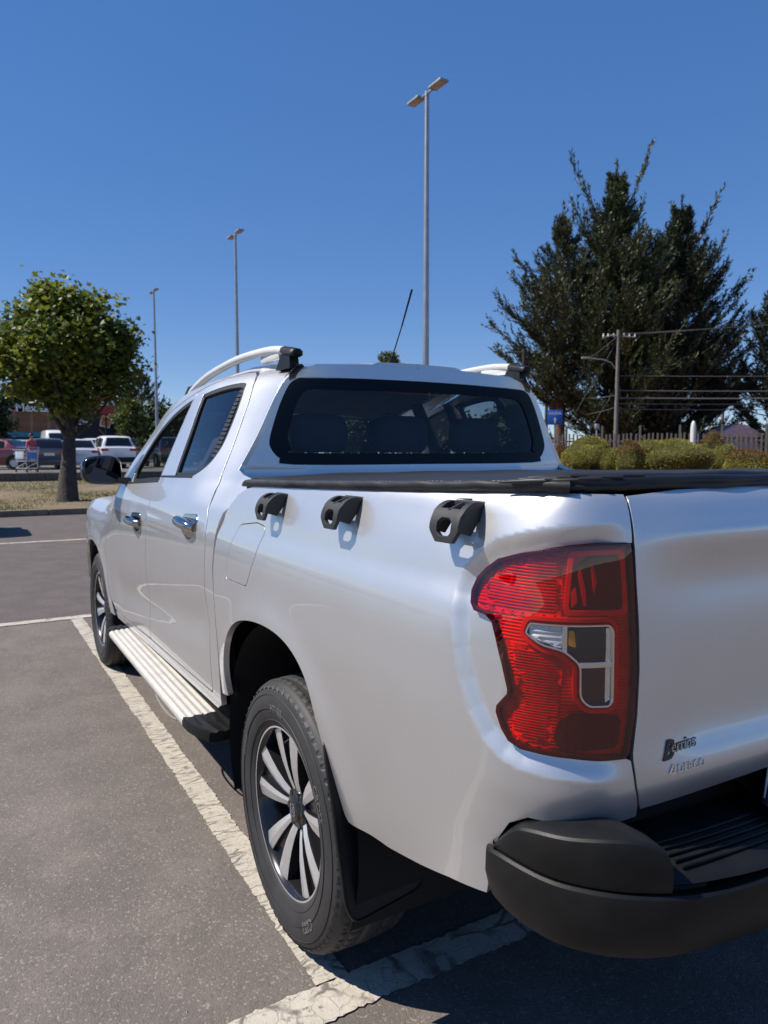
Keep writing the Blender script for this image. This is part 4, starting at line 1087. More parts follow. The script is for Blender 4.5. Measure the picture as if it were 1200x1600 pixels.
# ------------------------------------------------------------------ door mirrors
def door_mirror(side):
    m = MB(); secs = []
    for y, e in ((2.262, .90), (2.268, .96), (2.285, 1.0), (2.33, .99), (2.38, .90), (2.42, .72), (2.445, .45), (2.452, .2)):
        c = []
        for a in np.linspace(0, 2 * math.pi, 37)[:-1]:
            ca, sa = math.cos(a), math.sin(a)
            px = .104 * math.copysign(abs(ca) ** .62, ca) ; pz = .080 * math.copysign(abs(sa) ** .6, sa)
            pz *= (1 - .16 * (px / .104 * -1 if False else -px / .104) * .5) if sa < 0 else (1 - .10 * max(0, -px / .104))
            c.append((side * (1.010 - px * e), y, 1.309 + pz * e))
        secs.append(c)
    m.loft(secs, closed=True, caps=True)
    o = m.build('door_mirror', 'gloss_black', truck, angle=45)
    g = MB(); c = []
    for a in np.linspace(0, 2 * math.pi, 37)[:-1]:
        ca, sa = math.cos(a), math.sin(a); c.append((side * (1.010 - .088 * math.copysign(abs(ca) ** .62, ca)), 2.2605, 1.309 + .066 * math.copysign(abs(sa) ** .6, sa)))
    g.add(c, [tuple(range(36))]); M.setdefault('mirror_glass', pmat('mirror_glass', (.05, .05, .055), .03, metal=1, var=.02)); g.build('mirror_glass', 'mirror_glass', o)
    ar = MB(); ar.loft([[(side * x, y + a, z + b) for a, b in ((-.03, -.016), (.05, -.016), (.05, .018), (-.03, .018))] for x, y, z in ((.945, 2.30, 1.252), (.90, 2.27, 1.250), (.86, 2.24, 1.252))], closed=True, caps=True)
    ar.build('mirror_arm', 'gloss_black', o)
door_mirror(-1); door_mirror(1)

# ------------------------------------------------------------------ wheels
TR = .380
def tyre_meshes():
    """local frame: axle along x, outer face at x=-.1275"""
    hw = .1275
    # sidewall profile (outer side), mirrored for the inner
    prof = [(-.098, .236), (-.108, .240), (-.113, .250), (-.119, .262), (-.1255, .285), (-.1275, .305), (-.1255, .325), (-.122, .338), (-.1195, .345), (-.117, .352), (-.111, .362), (-.102, .3705), (-.095, .373)]
    prof2 = [(-a, r) for a, r in prof[::-1]]
    side = MB(); side.revolve(prof + [(-.06, .3735), (.06, .3735)] + prof2, 'x', 72)
    # circular rib lines
    for r, a in ((.262, -.1195), (.296, -.1280), (.336, -.1235)):
        side.tube([(a, r * math.cos(t), r * math.sin(t)) for t in np.linspace(0, 2 * math.pi, 73)], .0013, 5, caps=False)
    me_s = side.mesh('tyre', angle=60)
    # tread: displaced cylinder grid with grooves and lateral slots
    pitch = 62; sub = 8; nT = pitch * sub; xs = np.concatenate([np.linspace(-.119, -.085, 7), np.linspace(-.081, .081, 27), np.linspace(.085, .119, 7)])
    th = np.arange(nT) / nT * 2 * math.pi
    X, T = np.meshgrid(xs, th); ax = np.abs(X)
    R = np.where(ax < .08, .380 - .0035 * (ax / .08) ** 2, .3765 - .0035 - 0 * ax)
    R = .380 - .0040 * (ax / .09) ** 2; R = np.where(ax > .09, .376 - (ax - .09) * .55 - ((ax - .09) / .03) ** 2 * .006, R)
    groove = np.zeros_like(X, bool)
    for c, w in ((-.073, .0055), (-.027, .0055), (.027, .0055), (.073, .0055)): groove |= np.abs(X - c) < w
    ph = (np.floor(T / (2 * math.pi) * nT + .5).astype(int)) % sub
    slot = (((ph == 0) | (ph == 1)) & (ax > .078)) | (((ph == 3) | (ph == 4)) & (ax > .030) & (ax < .070)) | ((ph == 5) & (ax > .090) & ((np.floor(T / (2 * math.pi) * pitch).astype(int)) % 2 == 0) & (ax < .108))
    D = np.where(groove, .0075, np.where(slot, .0055, 0))
    R = R - D
    V = np.stack([X, R * np.cos(T), R * np.sin(T)], -1).reshape(-1, 3); n = len(xs); F = []
    i, j = np.meshgrid(np.arange(nT), np.arange(n - 1), indexing='ij')
    a = i * n + j; b = ((i + 1) % nT) * n + j
    F = np.stack([a, a + 1, b + 1, b], -1).reshape(-1, 4)
    me_t = fast_mesh('tread', V, F)
    return me_s, me_t
me_tyre, me_tread = tyre_meshes()
def arc_text(body, r, size, ang, x=-.1262, ext=.0012):
    def fn(px, py, pz):
        rr = r + py; a = ang - px / r            # reads clockwise seen from outside (-x)
        return (x - pz - .0 , rr * -math.sin(a) * -1, rr * math.cos(a))
    return text_mesh('tyre_lettering', body, size, ext, fn, offset=.0006)
letters = [arc_text('GITI', .286, .040, rad(-140), ext=.0022), arc_text('HT152', .288, .030, rad(5), ext=.002), arc_text('255/60R18', .292, .017, rad(70), ext=.0018), arc_text('CROSS', .288, .030, rad(-60), ext=.002)]
RO = .2445
def rim_meshes():
    barrel = MB(); barrel.revolve([(-.100, .2405), (-.106, RO), (-.1085, .2435), (-.1085, .2385), (-.104, .2335), (-.092, .229), (-.075, .224), (-.03, .213), (.05, .207), (.10, .222), (.105, .236), (.098, .238)], 'x', 72)
    me_b = barrel.mesh('wheel', angle=40)
    lip = MB(); lip.revolve([(-.1088, .2425), (-.1095, .2405), (-.1088, .2370)], 'x', 72); me_l = lip.mesh('rim_lip', angle=60)
    disc = MB(); disc.revolve([(-.02, .0001), (-.02, .205), (-.005, .205)], 'x', 40); me_d = disc.mesh('brake_disc', angle=30)
    # one spoke: pair of blades spreading to the rim, dark core and machined faces
    def blade(mb, sgn, top=False):
        # stations r, centre angle offset (tangential), half width, outer x
        st = [(.050, .0150, .0115, -.072), (.085, .0235, .0160, -.083), (.125, .0340, .0210, -.091), (.165, .0445, .0255, -.0955), (.205, .0550, .0295, -.098), (.2345, .0630, .0325, -.099)]
        secs = []
        for r, c, hw, x in st:
            a, b = sgn * (c - hw), sgn * (c + hw)
            if top: secs.append([(x + .0030, a * .96 + b * .04, r), (x - .0010, a * .62 + b * .38, r), (x + .0048, b * .97 + a * .03, r)])
            else: secs.append([(x + .034, a - sgn * .004, r), (x + .0042, a, r), (x - .0003, a * .62 + b * .38, r), (x + .0058, b, r), (x + .034, b + sgn * .004, r)])
        mb.loft(secs)
    core = MB(); blade(core, 1); blade(core, -1)
    core.loft([[(x, -h_, r), (x + .003, 0, r), (x, h_, r)] for x, h_, r in ((-.060, .008, .045), (-.072, .012, .10), (-.079, .019, .15), (-.083, .026, .20), (-.086, .033, .234))])
    me_c = core.mesh('spoke', angle=25)
    web = MB(); c36, s36 = math.cos(rad(36)), math.sin(rad(36)); secs = []
    for r, h_, x in ((.055, .010, -.070), (.10, .016, -.080), (.15, .022, -.086), (.20, .030, -.089), (.233, .040, -.090)):
        secs.append([(x + .02, -h_ - .006, r), (x, -h_, r), (x - .002, 0, r), (x, h_, r), (x + .02, h_ + .006, r)])
    web.loft([[(x, y * c36 - z * s36, y * s36 + z * c36) for x, y, z in q] for q in secs]); me_w = web.mesh('spoke_web', angle=20)
    face = MB(); blade(face, 1, True); blade(face, -1, True); me_f = face.mesh('spoke_face', angle=20)
    hub = MB(); hub.revolve([(-.030, .060), (-.070, .058), (-.076, .054), (-.078, .040), (-.083, .036), (-.0855, .030), (-.086, .0001)], 'x', 36); me_h = hub.mesh('hub_cap', angle=35)
    emb = MB()
    ring = round_poly([(-.013, -.017), (.013, -.017), (.013, .017), (-.013, .017)], .008, 6)
    emb.tube([(-.0868, a, b) for a, b in ring + ring[:1]], .0018, 6); emb.prism([(-.006, -.008), (.006, -.008), (.006, -.004), (.0, .002), (.006, .008), (-.006, .008), (-.006, .004), (0, -.002)], lambda a, b: (-.0863, a, b), lambda a, b: (-.0875, a, b))
    me_e = emb.mesh('hub_emblem', angle=40)
    nut = MB(); nut.revolve([(-.05, .012), (-.076, .012), (-.080, .009), (-.080, .0001)], 'x', 6); me_n = nut.mesh('lug_nut', angle=30)
    val = MB(); val.tube([(-.075, 0, .205), (-.098, 0, .195)], .004, 8); me_v = val.mesh('valve_stem')
    return me_b, me_l, me_d, me_c, me_f, me_h, me_e, me_n, me_v, me_w
mesh_rim = rim_meshes()
def wheel(x, y, rot, right=False):
    b, l, d_, c, f_, h, e, n_, v_, w_ = mesh_rim
    w = link('wheel', b, 'alloy_dark', truck); w.location = (x, y, .372); w.rotation_euler = (rot, 0, 0)
    if right: w.rotation_euler = (rot, 0, math.pi)
    link('tyre', me_tyre, 'tyre', w); link('tread', me_tread, 'tyre', w)
    for lm in letters: link('tyre_lettering', lm, 'tyre_letter', w)
    link('rim_lip', l, 'alloy_cut', w); link('brake_disc', d_, 'steel_dark', w)
    for k in range(5):
        a = link('spoke', c, 'alloy_dark', w); a.rotation_euler = (2 * math.pi * k / 5, 0, 0)
        a = link('spoke_face', f_, 'alloy_cut', w); a.rotation_euler = (2 * math.pi * k / 5, 0, 0)
    link('hub_cap', h, 'alloy_dark', w); link('hub_emblem', e, 'chrome', w); link('valve_stem', v_, 'rubber', w)
    for k in range(6):
        a = link('lug_nut', n_, 'alloy_dark', w); t = 2 * math.pi * (k + .5) / 6; a.location = (0, -.046 * math.sin(t) * 1.0, .046 * math.cos(t))
M['tyre_letter'] = pmat('tyre_letter_rubber', (.11, .107, .103), .45)
wheel(-.795, 0, rad(-7)); wheel(-.795, 3.155, rad(-20)); wheel(.795, 0, rad(30), True); wheel(.795, 3.155, rad(50), True)

# wheel-arch liners and underbody
for y0, zc, r in ((.035, .44, .475), (3.155, .40, .44)):
    for sx in (-1, 1):
        m = MB(); secs = []
        for a in np.linspace(rad(-25), rad(205), 25):
            yy, zz = y0 + r * math.cos(a), zc + r * math.sin(a) * .98
            secs.append([(sx * .90, yy, zz), (sx * .55, yy, zz)])
        m.loft(secs); m.box((sx * .55, y0, .62), (.02, .95, .62)); m.build('wheel_arch_liner', 'dark', truck, smooth=True, angle=40)
ub = MB(); ub.box((0, 1.55, .56), (1.45, 4.8, .10), .02); ub.box((-.50, 1.7, .47), (.10, 4.4, .14), .01); ub.box((.50, 1.7, .47), (.10, 4.4, .14), .01)
ub.build('chassis', 'steel_dark', truck)
for y0 in (0, 3.155):
    ax = MB(); ax.tube([(-.66, y0, .37), (.66, y0, .37)], .045, 12); ax.sphere((0, y0, .37), .14); ax.build('axle', 'steel_dark', truck, angle=50)
ex = MB(); ex.tube([(.45, 2.5, .38), (.45, .4, .40), (.48, -.5, .50), (.50, -.8, .50)], .035, 10); ex.box((.44, .9, .40), (.2, .6, .14), .04); ex.build('exhaust', 'steel_dark', truck, angle=50)
MB().box((0, -.15, .92), (1.50, 1.75, .06)).build('bed_floor', 'dark', truck)
MB().box((0, -1.01, 1.06), (1.40, .03, .46)).build('tailgate_inner', 'dark', truck)
MB().box((0, .55, 1.0), (1.55, .03, .6)).build('bed_headboard', 'dark', truck)
# wire hanging below the sill
hz = MB(); pts = [(-.955, 1.42, .395), (-.97, 1.30, .345), (-.97, 1.18, .325), (-.965, 1.05, .325), (-.955, .95, .345), (-.95, .88, .375)]
pf = [cspline(range(6), [p[k] for p in pts]) for k in range(3)]
hz.tube([(float(pf[0](t)), float(pf[1](t)), float(pf[2](t))) for t in np.linspace(0, 5, 20)], .0045, 6)
M['cable_grey'] = pmat('grey_cable', (.25, .23, .21), .6); hz.build('hanging_cable', 'cable_grey', truck)

# ------------------------------------------------------------------ mud flaps, running boards
def mud_flap(sx):
    yb = pchip([.28, .40, .50, .58, .65, .76, .80], [-.425, -.412, -.395, -.372, -.342, -.305, -.295])
    out = round_poly([(-.926, .775, .006), (-.938, .66, .05), (-.940, .50, .05), (-.928, .33, .03), (-.905, .287, .03), (-.70, .318, .05), (-.685, .55, .05), (-.80, .775, .05)], .02)
    out = resample(out, .03)
    m = MB(); m.prism(out, lambda x, z: (-sx * x, float(yb(z)) - .007, z), lambda x, z: (-sx * x, float(yb(z)) + .007, z))
    rim = [(-sx * x, float(yb(z)) - .008, z) for x, z in out]
    m.tube(rim + rim[:1], .004, 6, caps=False)
    m.build('mud_flap', 'plastic', truck, angle=40)
mud_flap(-1); mud_flap(1)

def running_board(sx):
    root = None; yb0, yb1 = .735, 2.255; n = 40
    def sec(y, k):
        # outward coordinate o (0 = inner edge at .845) , z
        top = []
        xs_ = np.linspace(0, .150, 41)
        for q in xs_:
            u = (q - .006) / .0275; rib = .0045 * (0.5 + .5 * math.cos(2 * math.pi * u)) if .006 < q < .144 else 0
            top.append((sx * (.848 + q), y, .425 + rib - .0 + .006 * (1 - q / .15) ))
        return top + [(sx * 1.003, y, .420), (sx * 1.005, y, .408), (sx * 1.000, y, .392), (sx * .985, y, .385), (sx * .86, y, .385)]
    m = MB(); m.loft([sec(y, k) for k, y in enumerate((yb0, yb1))], closed=True, caps=True)
    o = m.build('running_board', 'alu_cream', truck, angle=60)
    for y0, y1, d in ((yb0 - .001, .565, -1), (yb1 + .001, 2.40, 1)):
        c = MB(); secs = []
        for u in (0, .15, .4, .7, .9, 1.0):
            y = y0 + (y1 - y0) * u; e = .155 - .05 * u ** 2.5; dz = -.012 * u ** 2; th = .047 * (1 - .25 * u ** 3)
            ring = []
            for q in np.linspace(0, 1, 11): ring.append((sx * (.846 + e * q), y, .432 + dz + .003 * math.cos(q * 2 * math.pi * 3)))
            ring += [(sx * (.846 + e + .006), y, .418 + dz), (sx * (.846 + e + .004), y, .400 + dz), (sx * (.846 + e - .015), y, .432 + dz - th), (sx * .85, y, .432 + dz - th)]
            secs.append(ring)
        c.loft(secs, closed=True, caps=True); c.build('end_cap', 'plastic', o, angle=45)
        for k in range(4):
            rb = MB().tube([(sx * (.872 + .030 * k), y0 + (y1 - y0) * .06, .4355), (sx * (.872 + .030 * k), y0 + (y1 - y0) * .55, .432)], [.004, .002], 6); rb.build('grip_rib', 'plastic', o)
    # inner upright strip against the sill, and brackets
    st = MB().loft([[(sx * .872, y, .432), (sx * .880, y, .470), (sx * .884, y, .472), (sx * .886, y, .462)] for y in (.68, 2.27)]); st.build('inner_rail', 'alu_cream', o)
    for y in (.95, 1.5, 2.05): MB().box((sx * .78, y, .395), (.30, .05, .02), .004).build('bracket', 'steel_dark', o)
running_board(-1); running_board(1)
# lower sill strip (dark gap under the doors)
for sx in (-1, 1): MB().box((sx * .80, 1.6, .46), (.16, 2.1, .10), .02).build('sill', 'dark', truck)

# ------------------------------------------------------------------ tie-down hooks on the bed side
def hook(s1, zt):
    wd = .084; s_mid = s1 - wd / 2
    path = [(.0, -.002), (.018, .001), (.032, -.003), (.044, -.014), (.052, -.030), (.056, -.048), (.057, -.072)]
    L = np.r_[0, np.cumsum(np.hypot(*np.diff(np.array(path), axis=0).T))]; po = cspline(L, [p[0] for p in path]); pz = cspline(L, [p[1] for p in path]); T = L[-1]
    def Ph(a, b):
        a, b = np.broadcast_arrays(np.asarray(a, float), np.asarray(b, float)); o_ = po(b); dz = pz(b)
        base = Bs(0, False)(s_mid + a, np.full(a.shape, zt - .035)); out = Bs(1., False)(s_mid + a, np.full(a.shape, zt - .035)) - base
        # follow the slope of the panel at the top
        bt = Bs(0, False)(s_mid + a, np.clip(zt + dz, .5, 1.34)); w_ = np.clip(1 - b / (T * .8), 0, 1)[..., None]
        pt = base * (1 - w_) + bt * w_; pt = pt + out * (o_[..., None]); pt[..., 2] = zt + dz
        return pt
    h = wd / 2
    outl = [(-h, .0), (h, .0), (h, T * .48), (h * .92, T * .60), (h * .92, T * .82), (h * .55, T), (-h * .55, T), (-h * .92, T * .82), (-h * .92, T * .60), (-h, T * .48)]
    cx_ = T * .745; r1, r2 = h * .50, T * .165
    hole = [(-r1, cx_ - r2 * .5), (-r1 * .55, cx_ - r2), (r1 * .55, cx_ - r2), (r1, cx_ - r2 * .5), (r1, cx_ + r2 * .5), (r1 * .55, cx_ + r2), (-r1 * .55, cx_ + r2), (-r1, cx_ + r2 * .5)]
    slot = [(-h * .66, T * .16), (h * .66, T * .16), (h * .66, T * .42), (-h * .66, T * .42)]
    root = link('tie_down_hook', panel_mesh('tie_down_hook', outl, Ph, (-1, 0, .5), holes=[hole, slot], step=.008, depth=.009, lip=.001, back=True), 'hookplastic', truck)
    for sgn in (-1, 1):
        # cheek plates between hood and panel
        bs = np.linspace(.002, T * .80, 12); a_ = sgn * (h - .005)
        outer = [Ph(np.array([a_]), np.array([b]))[0] for b in bs]
        s_ = s_mid + a_
        inner = [Bs(.014, False)(np.array([s_]), np.array([zt - .060]))[0] - np.array([0, 0, 0.0]), Bs(.002, False)(np.array([s_]), np.array([zt - .035]))[0], Bs(.0005, False)(np.array([s_]), np.array([zt - .008]))[0]]
        poly = outer + inner
        _, _, nx, ny = con(np.array(s_)); tn = np.array([float(ny), -float(nx), 0]) * .0035
        m = MB(); n = len(poly); m.add([p - tn for p in poly] + [p + tn for p in poly], [tuple(range(n)), tuple(range(2 * n - 1, n - 1, -1))] + [(i, i + n, (i + 1) % n + n, (i + 1) % n) for i in range(n)])
        m.build('cheek', 'hookplastic', root)
    br = MB(); q = [Ph(np.array([0.]), np.array([b]))[0] for b in (T * .14, T * .44)]; br.tube([q[0] - (0, 0, .006), q[1] - (0, 0, .004)], .006, 6); br.build('centre_bar', 'hookplastic', root)
    # thin base plate on the panel
    bp = panel_mesh('base_plate', [(s_mid - h, zt - .034), (s_mid + h, zt - .034), (s_mid + h, zt + .001), (s_mid - h, zt + .001)], Bs(.002, False), OUT_L, step=.02, depth=.002); link('base_plate', bp, 'hookplastic', root)
for s1, zt in ((.0, 1.289), (.422, 1.302), (.850, 1.315)): hook(s1, zt)

# ------------------------------------------------------------------ soft tonneau cover
def Pton(x, y):
    x, y = np.broadcast_arrays(np.asarray(x, float), np.asarray(y, float))
    z = 1.320 + .030 * sst(.45, -1.05, y) + .012 * (1 - (x / .86) ** 4) + .0025 * np.sin(y * 21) * (1 - (x / .86) ** 2) + .0015 * np.sin(x * 17 + y * 9)
    return np.stack([x, y, z], -1)
cover = panel('tonneau_cover', [(-.835, .43), (.835, .43), (.835, -.80), (.80, -.92), (.74, -.99), (.62, -1.015), (-.62, -1.015), (-.74, -.99), (-.80, -.92), (-.835, -.80)], Pton, (0, 0, 1), 'vinyl', truck, two=False, step=.06, depth=.016)
# side welts: rounded vinyl hem along each bed rail, following the rail
zrail = pchip([-.45, -.29, 0, .44, .76, 1.0, 1.17, 2.2], [1.290, 1.298, 1.306, 1.320, 1.331, 1.338, 1.338, 1.343])
def welt(sx):
    fl = lambda p: (-sx * p[0], p[1], p[2])
    m = MB(); secs = []
    for s in np.linspace(-.40, 1.06, 70):
        z0 = float(zrail(s)) + .004; wv = .0010 * math.sin(s * 33) + .0008 * math.sin(s * 71); e = .35 + .65 * float(sst(-.40, -.36, s)); o = float(dB(np.array(s), np.array(float(zrail(s)) - .004))) - .006
        secs.append([fl(conpt(s, o + a * e + wv, z0 + b * e + wv)) for a, b in ((.006, -.004), (.014, .003), (.015, .011), (.009, .0165), (-.004, .018), (-.040, .019), (-.060, .017))])
    m.loft(secs); m.build('hem', 'vinyl', cover, angle=60)
    st = MB()
    for s in np.arange(-.30, .98, .014):
        p, q = fl(conpt(s, float(dB(np.array(s), np.array(float(zrail(s)) - .004))) + .0025, float(zrail(s)) + .0195)), fl(conpt(s + .007, float(dB(np.array(s), np.array(float(zrail(s)) - .004))) + .0025, float(zrail(s)) + .0195))
        st.tube([p, q], .0009, 4)
    M.setdefault('thread', pmat('grey_thread', (.20, .20, .20), .8)); tag(st.build('stitching', 'thread', cover), kind='stuff')
    lo = MB(); secs = []
    for s in np.linspace(-.36, 1.02, 40):
        secs.append([fl(conpt(s, float(dB(np.array(s), np.array(float(zrail(s)) - .004))) + a, float(zrail(s)) + b)) for a, b in ((-.004, -.006), (-.003, .002), (-.010, .008))])
    lo.loft(secs); lo.build('rail_seal', 'rubber', cover)
welt(-1); welt(1)
# folded rear edge over the tailgate, with layered flaps
def rear_roll():
    rg = random.Random(3)
    for k, (o_, z0, r, m_) in enumerate(((-.050, 1.3625, .0085, 'vinyl'), (-.036, 1.3555, .010, 'rubber'), (-.034, 1.3475, .0085, 'rubber'))):
        m = MB(); pts = []; rs = []
        for s in np.concatenate([np.linspace(.955, 1.2, 30), np.linspace(1.21, 2 * S0 - 1.21, 60), np.linspace(2 * S0 - 1.2, 2 * S0 - .955, 30)]):
            sm = min(s, 2 * S0 - s); e = float(sst(.955, 1.03, sm)); off = o_ + .024 + float(dB(np.array(s), np.array(1.339))) - .010 * (1 - e) + .0015 * math.sin(s * 40 + k)
            pts.append(conpt(s, off, z0 + .0012 * math.sin(s * 23 + k * 2) - (1 - e) * .012)); rs.append(r * (.3 + .7 * e) * (1 + .08 * math.sin(s * 31 + k)))
        m.tube(pts, rs, 12); m.build('rear_roll', m_, cover, angle=60)
    m = MB()
    for k in range(4):
        m.tube([conpt(.90 + .02 * k, -.052 - .004 * k, 1.353 + .003 * k), conpt(.98 + .03 * k, -.044 - .004 * k, 1.357 + .003 * k), conpt(1.08 + .05 * k, -.044 - .004 * k, 1.360 + .002 * k)], [.002, .0055, .003], 8)
    both('corner_fold', m.mesh('corner_fold', angle=60), 'vinyl', cover)
rear_roll()
# bed rail inner cap below the cover
for sx in (-1, 1):
    m = MB(); m.loft([[(sx * .855, y, z), (sx * .78, y, z + .002)] for y, z in ((.30, 1.292), (0, 1.298), (-.45, 1.310), (-.80, 1.320))]); m.build('bed_rail_cap', 'paint', truck)

# ------------------------------------------------------------------ vegetation builders
M['bark'] = pmat('grey_bark', (.06, .05, .042), .9, bump=.9, bscale=25, bdist=.03, var=.35, vscale=7)
M['bark_red'] = pmat('cypress_bark', (.11, .065, .045), .9, bump=.9, bscale=8, bdist=.06, var=.35, vscale=3)
M['leaf_maple'] = leafmat('maple_leaf', (.040, .075, .013), (.26, .28, .038), .45, 1.1)
M['leaf_round'] = leafmat('round_tree_leaf', (.035, .060, .012), (.15, .175, .028), .35, 1.2)
M['leaf_dark'] = leafmat('dark_tree_leaf', (.016, .034, .012), (.055, .085, .025), .25, .5)
M['needle_a'] = leafmat('cypress_needle', (.018, .030, .010), (.095, .112, .040), .15, .25)
M['needle_b'] = leafmat('cypress_needle_dark', (.010, .019, .008), (.050, .064, .028), .12, .3)
M['needle_grey'] = leafmat('cypress_needle_grey', (.022, .032, .014), (.105, .115, .050), .15, .3)
M['shrub'] = leafmat('shrub_leaf', (.16, .15, .02), (.46, .40, .075), .35, 2.0)
M['shrub_dark'] = leafmat('dark_shrub_leaf', (.12, .125, .022), (.36, .33, .065), .35, 2.0)
M['shrub_red'] = leafmat('red_tipped_leaf', (.060, .055, .012), (.34, .13, .045), .25, 2.2)
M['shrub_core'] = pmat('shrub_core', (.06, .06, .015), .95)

def unit(n, rg):
    v = rg.normal(0, 1, (n, 3)); return v / np.linalg.norm(v, axis=1, keepdims=True)

LEAF = np.array([(0, 0), (.30, .12), (.52, .42), (.26, .52), (.16, 1.0), (-.06, .62), (-.46, .60), (-.38, .28)])
def leaves(C_, size, rg, up=.35, shape=LEAF):
    """flat little leaves around the given centres, one polygon each"""
    n = len(C_); nr = unit(n, rg); nr[:, 2] = np.abs(nr[:, 2]) + up; nr /= np.linalg.norm(nr, axis=1, keepdims=True)
    t = np.cross(nr, unit(n, rg)); t /= np.linalg.norm(t, axis=1, keepdims=True) + 1e-9; b = np.cross(nr, t)
    s = size * rg.uniform(.65, 1.25, (n, 1))
    V = np.stack([C_ + t * (s * p[0]) + b * (s * p[1]) + nr * (s * .12 * abs(p[0])) for p in shape], 1)
    return V.reshape(-1, 3), np.arange(n * len(shape)).reshape(n, len(shape))

def broadleaf(name, label, loc, trunk_h, trunk_r, crown_c, crown_r, nclu, nleaf, size, mat, seed, cat='tree', group=None, bark='bark', lumps=None):
    rg = np.random.default_rng(seed); root = empty(name, loc); tag(root, label, cat, group)
    m = MB(); n = 7; path = []
    cz = crown_c[2]
    for k in range(n + 1):
        u = k / n; path.append((crown_c[0] * u * .8 + .05 * math.sin(u * 5 + seed), crown_c[1] * u * .8 + .04 * math.sin(u * 4), u * cz * .95))
    m.tube([(path[0][0], path[0][1], -.12)] + path, [trunk_r * 1.55] + [trunk_r * (1.3 - .45 * min(1, k / 2) - .55 * max(0, (k - 2) / (n - 2))) for k in range(n + 1)], 12)
    r = np.array(crown_r); cen = np.array(crown_c)
    d = unit(nclu, rg); rr = rg.uniform(.25, 1.0, (nclu, 1)) ** .5
    lc = np.array(lumps)[rg.integers(0, len(lumps), nclu)] if lumps is not None else None
    wob = 1 + .22 * np.sin(d[:, :1] * 5 + seed) * np.cos(d[:, 1:2] * 4 + d[:, 2:] * 3)
    clu = cen + d * rr * wob * r * .88
    if lc is not None: clu = cen + lc[:, :3] + d * rr * lc[:, 3:]
    clu = clu[clu[:, 2] > cen[2] - r[2] * .93]
    for c in clu[::max(1, len(clu) // 22)]:
        st = np.array(path[int(rg.integers(3, 6))]); mid = (st + c) / 2 + np.array([0, 0, -.1 * r[2] * rg.random()])
        m.tube([tuple(st), tuple(mid), tuple(c)], [trunk_r * .38, trunk_r * .2, trunk_r * .06], 6)
    m.build('trunk', bark, root, angle=70)
    per = max(1, nleaf // len(clu)); cs = r.mean() * .135
    P_ = (clu[:, None, :] + rg.normal(0, 1, (len(clu), per, 3)) * cs * np.array([1, 1, .8])).reshape(-1, 3)
    V, F = leaves(P_, size, rg)
    link('crown', fast_mesh('crown', V, F), mat, root)
    return root

